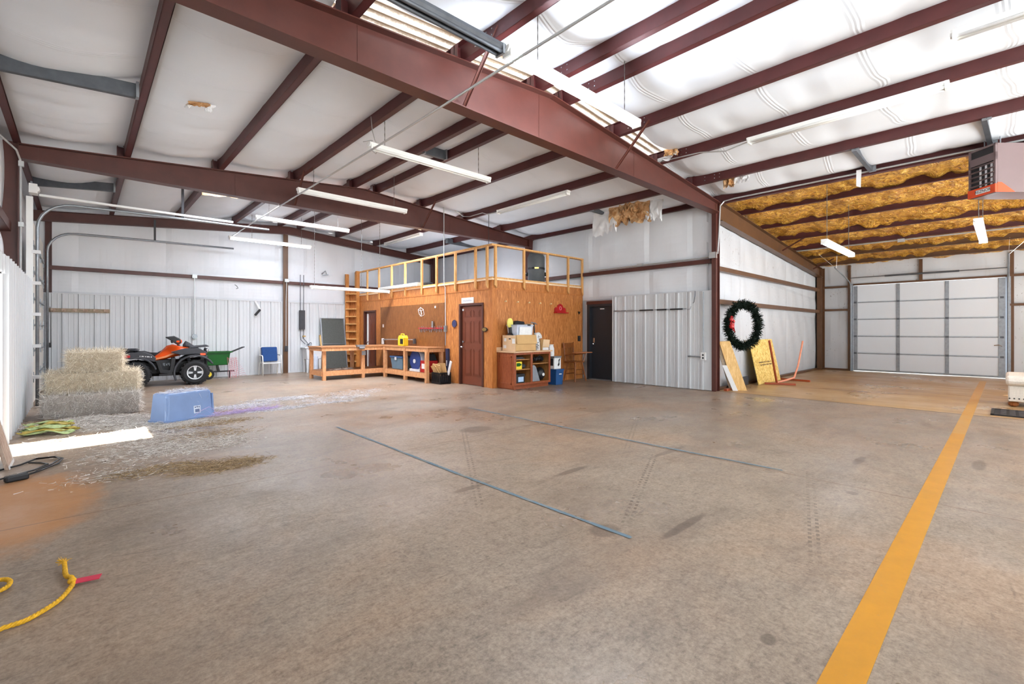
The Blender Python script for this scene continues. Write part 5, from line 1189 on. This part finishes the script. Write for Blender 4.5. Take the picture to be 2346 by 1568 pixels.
single('tube_hook',MB().tube([(3.52,16.42,2.84),(3.56,16.36,2.8),(3.6,16.38,2.74),(3.56,16.42,2.72)],.012,6),M['galv'],'tiny metal loop on the back wall insulation','hook')
single('vent_bracket',MB().tube([(6.2,16.42,3.4),(6.28,16.3,3.5),(6.36,16.42,3.4),(6.2,16.36,3.36),(6.38,16.3,3.38)],.02,5),M['galv'],'small grey bracket high on the back wall left of the ladder','bracket')
# ------------------------------------------------------------------ left foreground
t=thing('leaning_board','weathered board leaning on the left wall beside the sunlit doorway','board',(-.6,7.15,0))
obj('face',MB().loft([[(-.53,6.93,.0),(-.53,7.35,.0),(-.56,7.35,.0),(-.56,6.93,.0)],[(-.66,6.93,.6),(-.66,7.35,.6),(-.69,7.35,.6),(-.69,6.93,.6)]]),M['weathered'],t)
obj('edge',MB().loft([[(-.527,7.35,.0),(-.527,7.375,.0),(-.56,7.375,.0),(-.56,7.35,.0)],[(-.657,7.35,.6),(-.657,7.375,.6),(-.69,7.375,.6),(-.69,7.35,.6)]]).loft([[(-.523,6.93,.0),(-.523,7.35,.0),(-.53,7.35,.0),(-.53,6.93,.0)],[(-.528,6.93,.03),(-.528,7.35,.03),(-.535,7.35,.03),(-.535,6.93,.03)]]),M['white_pl'],t)
def ribbon(pts,w,up=(0,0,1),tw=0):
    m=MB();P=[Vector(p) for p in pts];vs=[]
    for i,p in enumerate(P):
        d=(P[min(i+1,len(P)-1)]-P[max(0,i-1)]).normalized();s_=d.cross(Vector((0,0,1))).normalized();u=Vector((0,0,1))
        a=tw*sin(i*1.1);s2=s_*cos(a)+u*sin(a)
        vs+=[p-s2*w/2,p+s2*w/2,p+s2*w/2+Vector((0,0,.008)),p-s2*w/2+Vector((0,0,.008))]
    return m.loft([vs[4*i:4*i+4] for i in range(len(P))])
r=random.Random(12);m=MB();m2=MB()
for k in range(9):
    cx,cy=-.33+r.uniform(-.04,.06),8.86+.075*k+r.uniform(-.03,.03);la=r.uniform(.19,.28);lb=r.uniform(.03,.075);th=r.uniform(-.25,.2)
    pts=[]
    for i in range(25):
        a=2*pi*i/24*(.92 if k%3 else 1);x=la*cos(a);y=lb*sin(a)+.02*sin(3*a+k)
        pts.append((cx+x*cos(th)-y*sin(th),cy+x*sin(th)+y*cos(th),.02+.045*(k%3)/2+.035*(1-abs(cos(a)))+.01*sin(2*a+k)))
    a=ribbon(pts,.055,tw=.5);(m if k%2 else m2).add(a.v,a.f)
t=thing('tow_strap','heap of yellow-green folded webbing strap by the left wall','strap',(-.3,9.1,0));obj('yellow_side',m,M['strap1'],t,smooth=False);obj('green_side',m2,M['strap2'],t)
t=thing('extension_cord','black cord with a plug looped on the floor at the left edge','cord',(-.35,6.6,0))
m=MB();m.tube([(-.72,6.75,.01),(-.62,6.9,.01),(-.46,7.05,.012),(-.36,7.2,.02),(-.22,7.2,.02),(-.14,7.05,.02),(-.17,6.85,.015),(-.3,6.62,.012),(-.4,6.45,.02)],.009,6)
m.tube([(-.4,7.1,.012),(-.3,7.0,.012),(-.25,6.9,.012),(-.34,6.7,.012),(-.46,6.58,.012),(-.6,6.45,.012),(-.75,6.35,.012)],.008,6)
m.tube([(-.35,7.18,.03),(-.2,7.15,.03),(-.16,7.0,.03),(-.22,6.8,.025),(-.32,6.58,.02)],.008,6);obj('cable',m,M['black'],t,smooth=True)
obj('plug',MB().obox((-.44,6.38,.03),(.16,.07,.055),(0,0,.35)),M['black'],t,bevel=.012)
t=thing('yellow_rope','yellow twisted rope with a frayed knotted end in the left foreground','rope',(-.1,3.4,0))
ctrl=[G_ for G_ in((-.62,3.05,.012),(-.42,3.16,.012),(-.276,3.228,.012),(-.2,3.24,.012),(-.14,3.29,.012),(-.085,3.36,.012),(-.05,3.45,.012),(-.03,3.535,.014),(-.035,3.58,.03),(-.052,3.62,.025),(-.062,3.68,.02),(-.066,3.76,.02),(-.07,3.83,.035))]
def smooth(c,n=8):
    out=[];c=[Vector(p) for p in c]
    for i in range(len(c)-1):
        p0,p1,p2,p3=c[max(i-1,0)],c[i],c[i+1],c[min(i+2,len(c)-1)]
        for k in range(n):
            u=k/n;out.append(.5*((2*p1)+(-p0+p2)*u+(2*p0-5*p1+4*p2-p3)*u*u+(-p0+3*p1-3*p2+p3)*u**3))
    return out+[c[-1]]
def twist(c,r_=.007,k=.006,n=3,f=1.1):
    m=MB();pts=smooth(c,8)
    for j in range(n):
        o=[]
        for i,p in enumerate(pts):
            d=(pts[min(i+1,len(pts)-1)]-pts[max(i-1,0)]).normalized();s_=d.cross(Vector((0,0,1))).normalized();a=i*f+2*pi*j/n
            o.append(p+s_*(k*cos(a))+Vector((0,0,k*sin(a)+.003)))
        m.tube(o,r_,6)
    return m
m=twist(ctrl);random.seed(4)
for i in range(40):m.strand((-.07+random.gauss(0,.006),3.83,.04),(random.gauss(-.4,.35),random.gauss(.5,.3),random.gauss(.2,.25)),random.uniform(.02,.045),.005,.3)
m.ball((-.034,3.56,.022),.02,8,6);obj('strands',m,M['rope'],t,smooth=True)
m2=twist([(-.5,3.62,.012),(-.37,3.68,.012),(-.3,3.72,.014),(-.285,3.78,.018),(-.305,3.83,.02),(-.34,3.84,.02),(-.38,3.8,.014),(-.5,3.78,.012)]);obj('loop',m2,M['rope'],t,smooth=True)
obj('tag',MB().obox((.025,3.53,.022),(.125,.042,.004),(.2,-.05,-.33)),plain('red_tag',(205,52,78),.35,0,.12,12),t)
# ------------------------------------------------------------------ right wall furniture
t=thing('hook_strip','thin rail with black grips across the right wall liner','rail',(10.73,6.3,1.95))
obj('rail',MB().box(10.735,5.3,1.935,10.752,7.4,1.955).tube([(10.74,5.28,1.93),(10.72,5.2,1.93),(10.72,5.18,2.0)],.008,5),M['galv'],t)
for y0,y1 in((5.4,5.72),(5.82,6.08),(6.2,6.58)):obj('grip',MB().box(10.715,y0,1.925,10.738,y1,1.96),M['black'],t)
for y0,y1 in((6.75,6.95),(7.0,7.15),(7.2,7.38)):obj('bracket',MB().box(10.72,y0,1.93,10.736,y1,1.965),M['galv'],t)
t=thing('wall_outlet','white outlet box with a short pipe stub on the right wall liner','outlet',(10.73,4.9,.78))
obj('box',MB().box(10.7,4.82,.72,10.75,4.94,.9),M['white_pl'],t,bevel=.01);obj('socket',MB().box(10.695,4.86,.75,10.7,4.9,.79).box(10.695,4.86,.82,10.7,4.9,.86),M['black'],t)
obj('pipe_stub',MB().cyl((10.715,4.94,.79),(10.715,5.22,.8),.014,8).cyl((10.715,5.2,.8),(10.715,5.25,.8),.022,8),M['galv'],t);obj('conduit',MB().tube([(10.725,4.88,.9),(10.725,4.88,2.33)],.011,6),M['galv'],t)
single('dangling_hook',MB().tube([(10.72,5.08,2.36),(10.715,5.08,2.25),(10.71,5.1,2.1),(10.7,5.12,2.07)],.01,6),M['zinc'],'short grey hook hanging over the top of the right wall liner','hook')
single('conduit_pipe',MB().tube([(10.83,8.3,3.14),(10.83,4.9,3.14),(10.78,4.7,3.16)],.018).box(10.72,4.6,3.1,10.82,4.75,3.24).box(10.79,6.55,3.12,10.86,6.7,3.18),M['conduit'],'grey conduit lying along the right wall girt','conduit','conduits')
# ------------------------------------------------------------------ torn insulation
import mathutils
def rag(pts_top,drop,seed,amp=.06,th=.05,edge=.25):   # hanging ragged slab from a line of points
    r=random.Random(seed);nu,nv=22,16;P=[Vector(p) for p in pts_top]
    def at(u):
        k=u*(len(P)-1);i=min(int(k),len(P)-2);return P[i].lerp(P[i+1],k-i)
    def fn(side):
        def f(u,v):
            p=at(u);d=drop*(1-edge*abs(mathutils.noise.noise((u*5+seed,seed,0)))-edge*.8*abs(mathutils.noise.noise((u*17+seed,2,0))))
            n=mathutils.noise.noise((u*4+seed,v*3,1))*amp+mathutils.noise.noise((u*11,v*9+seed,4))*amp*.5
            sx=-(n+side*th*(1-.6*v));return (p.x+sx-.06*v,p.y+mathutils.noise.noise((u*3,v*4,seed))*.04*v,p.z-d*v)
        return f
    us=[i/nu for i in range(nu+1)];vs=[i/nv for i in range(nv+1)]
    m=MB();m.sheet(fn(0),us,vs);m.sheet(fn(1),us,vs)
    return m
t=thing('torn_insulation','big torn flap of brown fibreglass and white facing hanging beside the nearest rafter','insulation',(10.2,6.4,4.5))
obj('batt',rag([(10.0,6.95,4.6),(10.0,6.4,4.62),(10.0,5.8,4.6)],.6,3,.1,.12,.45),M['fibre'],t,smooth=True)
obj('batt',rag([(9.93,6.6,4.6),(9.93,6.3,4.63),(9.95,6.05,4.6)],.34,9,.1,.1,.5),M['fibre'],t,smooth=True)
obj('facing',rag([(9.98,7.5,4.56),(9.96,7.1,4.58),(9.93,6.72,4.62)],.72,5,.05,.01,.3),M['skin_flap'],t,smooth=True)
obj('facing',rag([(9.95,5.92,4.62),(9.95,5.72,4.62),(9.98,5.5,4.58)],.62,7,.04,.01,.35),M['skin_flap'],t,smooth=True)
t=thing('torn_insulation','small torn tuft of fibreglass drooping above the lean-to opening','insulation',(9.9,3.8,4.5))
obj('batt',rag([(9.75,3.98,4.62),(9.75,3.78,4.63)],.3,13,.06,.08,.4),M['fibre'],t,smooth=True);obj('facing',rag([(9.78,3.82,4.63),(9.8,3.52,4.62)],.24,15,.03,.01,.4),M['skin_flap'],t,smooth=True)
t=thing('torn_insulation','curled torn insulation at the right end of the dirty skylight','insulation',(8.1,4.4,4.7))
obj('facing',rag([(8.0,4.95,4.74),(8.12,4.6,4.72),(8.12,4.3,4.72),(8.0,4.12,4.74)],.12,17,.04,.015,.6),M['skin_flap'],t,smooth=True);obj('batt',rag([(7.95,4.32,4.77),(8.05,4.12,4.76)],.14,19,.05,.04,.5),M['fibre'],t,smooth=True)
t=thing('torn_insulation','small ragged tear in the roof facing, left of the second purlin','insulation',(1.2,7.6,4.66))
zc_=zr(1.25)+.035
obj('batt',rag([(1.13,7.68,zc_),(1.35,7.6,zc_+.01)],.07,23,.03,.03,.6),M['fibre'],t);obj('facing',rag([(1.1,7.7,zc_),(1.17,7.67,zc_)],.1,25,.02,.006,.5),M['skin_flap'],t);obj('facing',rag([(1.32,7.61,zc_),(1.39,7.59,zc_)],.12,26,.02,.006,.5),M['skin_flap'],t)
t=thing('insulation_edge','cut brown insulation edge showing beyond the middle rafter, left of the wiring','insulation',(2.7,12.4,4.75))
m=MB();m.sheet(lambda x,z:(x,12.37+.02*mathutils.noise.noise((x*8,z*8,0)),zr(x)-.13+z*.33+.03*mathutils.noise.noise((x*5,z*3,3))),[2.0+.05*i for i in range(30)],[0,.25,.5,.75,1]);obj('batt',m,M['fibre'],t)
t=thing('insulation_edge','cut brown insulation edge beyond the middle rafter, above the loft side strip light','insulation',(7.6,12.4,4.75))
m=MB();m.sheet(lambda x,z:(x,12.37+.02*mathutils.noise.noise((x*8,z*8,0)),zr(x)-.12+z*.32),[6.5+.05*i for i in range(25)],[0,.25,.5,.75,1]);obj('batt',m,M['fibre'],t)
single('plastic_strip',MB().add([(10.7,1.94,4.44),(10.7,1.86,4.44),(10.69,1.87,4.1),(10.69,1.94,4.14)],[(0,1,2,3)]),M['skin_flap'],'small white strip hanging from the lean-to header','strip')
# ------------------------------------------------------------------ unit heater
cr,sr=.7309,-.6825
t=thing('unit_heater','mauve-grey gas unit heater hung near the lean-to opening','heater',(10.3,.1,3.55),atan2(sr,cr))
# local x runs along the big side panel, local y away from the viewer, local z up
B=lambda n,mb,m,**k:obj(n,mb,m,t,local=True,**k)
hw,hd,hh=1.0,.42,.76
B('casing',MB().box(.0,0,0,hw,hd,hh),M['heater'],bevel=.008)
B('front_frame',MB().box(-.03,0,.0,0,.03,hh).box(-.03,hd-.03,0,0,hd,hh).box(-.03,0,.5,0,hd,.62).box(-.03,0,hh-.03,0,hd,hh).box(-.03,0,0,0,hd,.03),M['heater'])
B('dark_core',MB().box(-.012,.02,.14,-.004,hd-.02,.5).box(-.012,.02,.62,-.004,hd-.02,hh-.03),M['ink'])
m=MB()
for i in range(5):m.obox((-.028,hd/2,.17+.075*i),(.04,hd-.04,.006),(0,.3,0))
B('louvre',m,M['heater'])
m=MB()
for i in range(3):m.box(-.02,.05+.085*i,.14,-.014,.085+.085*i,.48)
B('exchanger_tubes',m,M['chrome'])
B('orange_band',MB().box(-.04,-.004,0,.0,hd+.004,.13).prism([(0,0),(.27,0),(.06,.15),(0,.15)],'y',-.006,0),M['heater_or'])
B('name_plate',MB().box(-.044,.07,.035,-.039,hd-.13,.1),M['paper'])
T0=PM[t.name]
text('name_lettering','REZNOR',.062,M['ink'],T0@frame_mat((-.0455,hd/2-.03,.067),(0,-1,0),(0,0,1)),t)
for x in(.15,.8):
    for y in(.1,.34):B('hanger_rod',MB().cyl((x,y,hh),(x,y,hh+.35),.008,6),M['galv'])
# ------------------------------------------------------------------ lean-to things
t=thing('evergreen_wreath','large dark evergreen wreath with a red bow hanging on the lean-to wall','wreath',(11.55,4.25,1.53))
ux,uy=cos(radians(-20)),sin(radians(-20));C=Vector((11.58,4.3,1.54))
def wp(a,rr,d=0):return C+Vector((ux,uy,0))*(rr*cos(a))+Vector((0,0,rr*sin(a)))+Vector((-uy,ux,0))*(-d)
obj('ring',MB().tube([wp(i*pi/20,.5) for i in range(40)],.055,8,True),M['leafA'],t)
random.seed(21);r=random.Random(21);m=MB()
for i in range(2600):
    a=r.random()*2*pi;b=r.random()*2*pi;p=wp(a,.5+.05*cos(b),.05*sin(b))
    out=(wp(a,.5+cos(b),sin(b))-wp(a,.5))
    tang=wp(a+.01,.5)-wp(a,.5);d=out.normalized()+tang.normalized()*r.gauss(0,.7)+Vector((r.gauss(0,.3),r.gauss(0,.3),r.gauss(0,.3)))
    m.strand(p,d,r.uniform(.05,.12),r.uniform(.012,.02),.3)
obj('needles',m,M['leafA'],t)
m=MB();q=wp(pi*.97,.43,.06)
for i in range(9):
    m.ball(q+Vector((r.gauss(0,.04),r.gauss(0,.02),r.gauss(0,.07))),.05,8,5)
m.strand(q,(.1,-.2,-1),.22,.05,.1);m.strand(q,(-.2,-.2,-1),.18,.05,.1);obj('bow',m,M['red'],t)
def leanboard(name,b0,b1,t0,t1,mat,lab,th=.035):   # board between two floor corners and two top corners
    b0,b1,t0,t1=[Vector(q) for q in(b0,b1,t0,t1)];n=(b1-b0).cross(t0-b0).normalized()*th
    return single(name,MB().loft([[b0,b1,b1+n,b0+n],[t0,t1,t1+n,t0+n]]),mat,lab,'board')
leanboard('pine_board',(11.3,4.4,.004),(11.48,4.19,.004),(10.97,4.63,1.16),(11.12,4.44,1.17),M['lumber'],'wide pine board leaning against the lean-to column')
leanboard('pine_board',(11.26,4.5,.004),(11.4,4.33,.004),(10.97,4.69,1.1),(11.07,4.56,1.12),M['tan_board'],'darker pine board behind the wide one by the lean-to column')
leanboard('white_board',(11.2,4.4,.004),(11.27,4.31,.004),(11.02,4.57,.6),(11.08,4.49,.6),M['white_pl'],'short white board leaning beside the pine boards',.02)
t=thing('osb_sheet','square yellow OSB sheet leaning on the lean-to wall','board',(13.5,4.5,0))
m=MB();m.loft([[(12.88,4.4,.005),(14.6,4.4,.005),(14.6,4.415,.005),(12.88,4.415,.005)],[(12.85,4.63,1.17),(14.57,4.63,1.17),(14.57,4.645,1.17),(12.85,4.645,1.17)]]);obj('sheet',m,M['osb'],t)
m=MB();r=random.Random(3)
for row,(z,n) in enumerate(((.56,13),(.49,11))):
    x=13.2+.08*row
    for i in range(n):
        w_=r.uniform(.03,.07);y=4.4+.23*z/1.17-.004;m.obox((x+w_/2,y,z),(w_,.003,r.uniform(.02,.045)),(-.19,0,0));x+=w_+r.uniform(.015,.03)
obj('print',m,plain('faded_ink',(120,96,60),.8),t)
t=thing('hammock_stand','orange steel frame with two uprights standing on the lean-to floor','stand',(14,4.0,0))
obj('foot',MB().bar((13.15,4.35,.03),(13.42,3.7,.03),.05,.05),M['orange_tube'],t);obj('foot',MB().bar((14.72,4.5,.03),(14.6,3.68,.03),.05,.05),M['orange_tube'],t)
obj('spine',MB().tube([(13.28,4.1,.06),(13.9,4.08,.07),(14.65,4.08,.09)],.024,8),M['pink_tube'],t)
obj('upright',MB().tube([(13.28,4.1,.06),(12.72,4.1,1.16)],.028,8),M['orange_tube'],t);obj('upright',MB().tube([(14.65,4.08,.09),(15.0,4.08,.4),(15.45,4.08,1.1)],.024,8),M['pink_tube'],t)
single('dark_panel_offcut',MB().bar((11.5,4.6,.12),(12.75,4.62,.12),.02,.22),M['dark'],'dark offcut on the floor behind the boards','board')
single('timber_offcut',MB().box(11.0,4.45,.005,11.35,4.52,.05),M['orange_tube'],'reddish timber offcut on the floor by the lean-to column','timber')
# sofa and mat
t=thing('sofa','cream upholstered sofa with nailhead trim at the right edge','sofa',(12.75,-.103,0),-pi/2)
Sx=lambda n,mb,m,**k:obj(n,mb,m,t,local=True,**k)
Sx('base',MB().box(-.09,-.15,.1,1.7,.75,.4),M['sofa'],bevel=.02)
m=MB();m.loft([[(x,y,z) for y,z in((-.2,.4),(-.24,.48),(-.2,.58),(.1,.62),(.7,.6),(.72,.4))] for x in(-.12,.24)]);Sx('seat_cushion',m,M['sofa'],bevel=.04)
m=MB();m.loft([[(x,y,z) for y,z in((-.2,.4),(-.24,.48),(-.2,.58),(.1,.62),(.7,.6),(.72,.4))] for x in(.4,1.6)]);Sx('seat_cushion',m,M['sofa'],bevel=.04)
Sx('backrest',MB().loft([[(x,y,z) for y,z in((-.17,.1),(-.17,.8),(.05,.9),(.1,.1))] for x in(.25,.4)]),M['sofa'],bevel=.05)
m=MB()
for i in range(30):m.ball((-.07+.06*i,-.155,.16),.012,6,4)
Sx('nailheads',m,M['black'])
for x in(-.02,1.6):
    for y in(-.05,.65):Sx('foot',MB().lathe([(.035,0),(.07,.03),(.075,.07),(.05,.1)],(x,y,0),12),M['chair_wood'])
t=thing('rubber_mat','black patterned rubber mat on the floor in front of the sofa','mat',(11.7,-.2,0))
obj('base',MB().box(11.15,-1.2,.001,12.0,.19,.012),M['black_soft'],t);obj('border',MB().box(11.15,.15,.012,12.0,.19,.02).box(11.15,-1.2,.012,11.19,.19,.02).box(11.96,-1.2,.012,12.0,.19,.02),M['black'],t)
m=MB()
for i in range(12):
    for j in range(7):m.box(11.22+.105*j,-1.15+.105*i,.012,11.29+.105*j,-1.08+.105*i,.018)
obj('studs',m,M['dark'],t)
single('cardboard_scrap',MB().prism([(14.6,.06),(15.1,-.1),(15.0,-.45),(14.5,-.2)],'z',.002,.012),M['card_light'],'pale cardboard sheet flat on the lean-to floor near the sofa','cardboard')
# ------------------------------------------------------------------ camera, light
cam=bpy.data.objects.new('camera',bpy.data.cameras.new('camera'));COL.objects.link(cam);S.camera=cam
cam.location=(0,0,H);cam.rotation_euler=(pi/2,0,-atan2(.68252,.73086))
cam.data.sensor_width=36;cam.data.lens=36*1059/2346;cam.data.shift_y=-(784-757.3)/2346;cam.data.clip_start=.02;cam.data.clip_end=200
wd=bpy.data.worlds.new('daylight');S.world=wd;wd.use_nodes=True;nt=wd.node_tree
bg=nt.nodes['Background'];bg.inputs[0].default_value=(.85,.94,1,1);bg.inputs[1].default_value=WORLD
sun=bpy.data.objects.new('sun',bpy.data.lights.new('sun','SUN'));COL.objects.link(sun);sun.data.energy=SUN;sun.data.angle=.009;sun.data.color=(1,.96,.9)
sun.rotation_euler=Vector((1.52,.13,-2.1)).to_track_quat('-Z','Y').to_euler()
S.view_settings.view_transform='Standard';S.view_settings.look='None';S.view_settings.gamma=1;S.view_settings.use_curve_mapping=False
S.view_settings.exposure=EXPO
S.cycles.use_denoising=True;S.cycles.use_adaptive_sampling=True;S.cycles.adaptive_threshold=.02;S.cycles.max_bounces=9;S.cycles.diffuse_bounces=6;S.cycles.glossy_bounces=3;S.cycles.transmission_bounces=2
S.cycles.sample_clamp_indirect=6;S.cycles.caustics_reflective=False;S.cycles.caustics_refractive=False
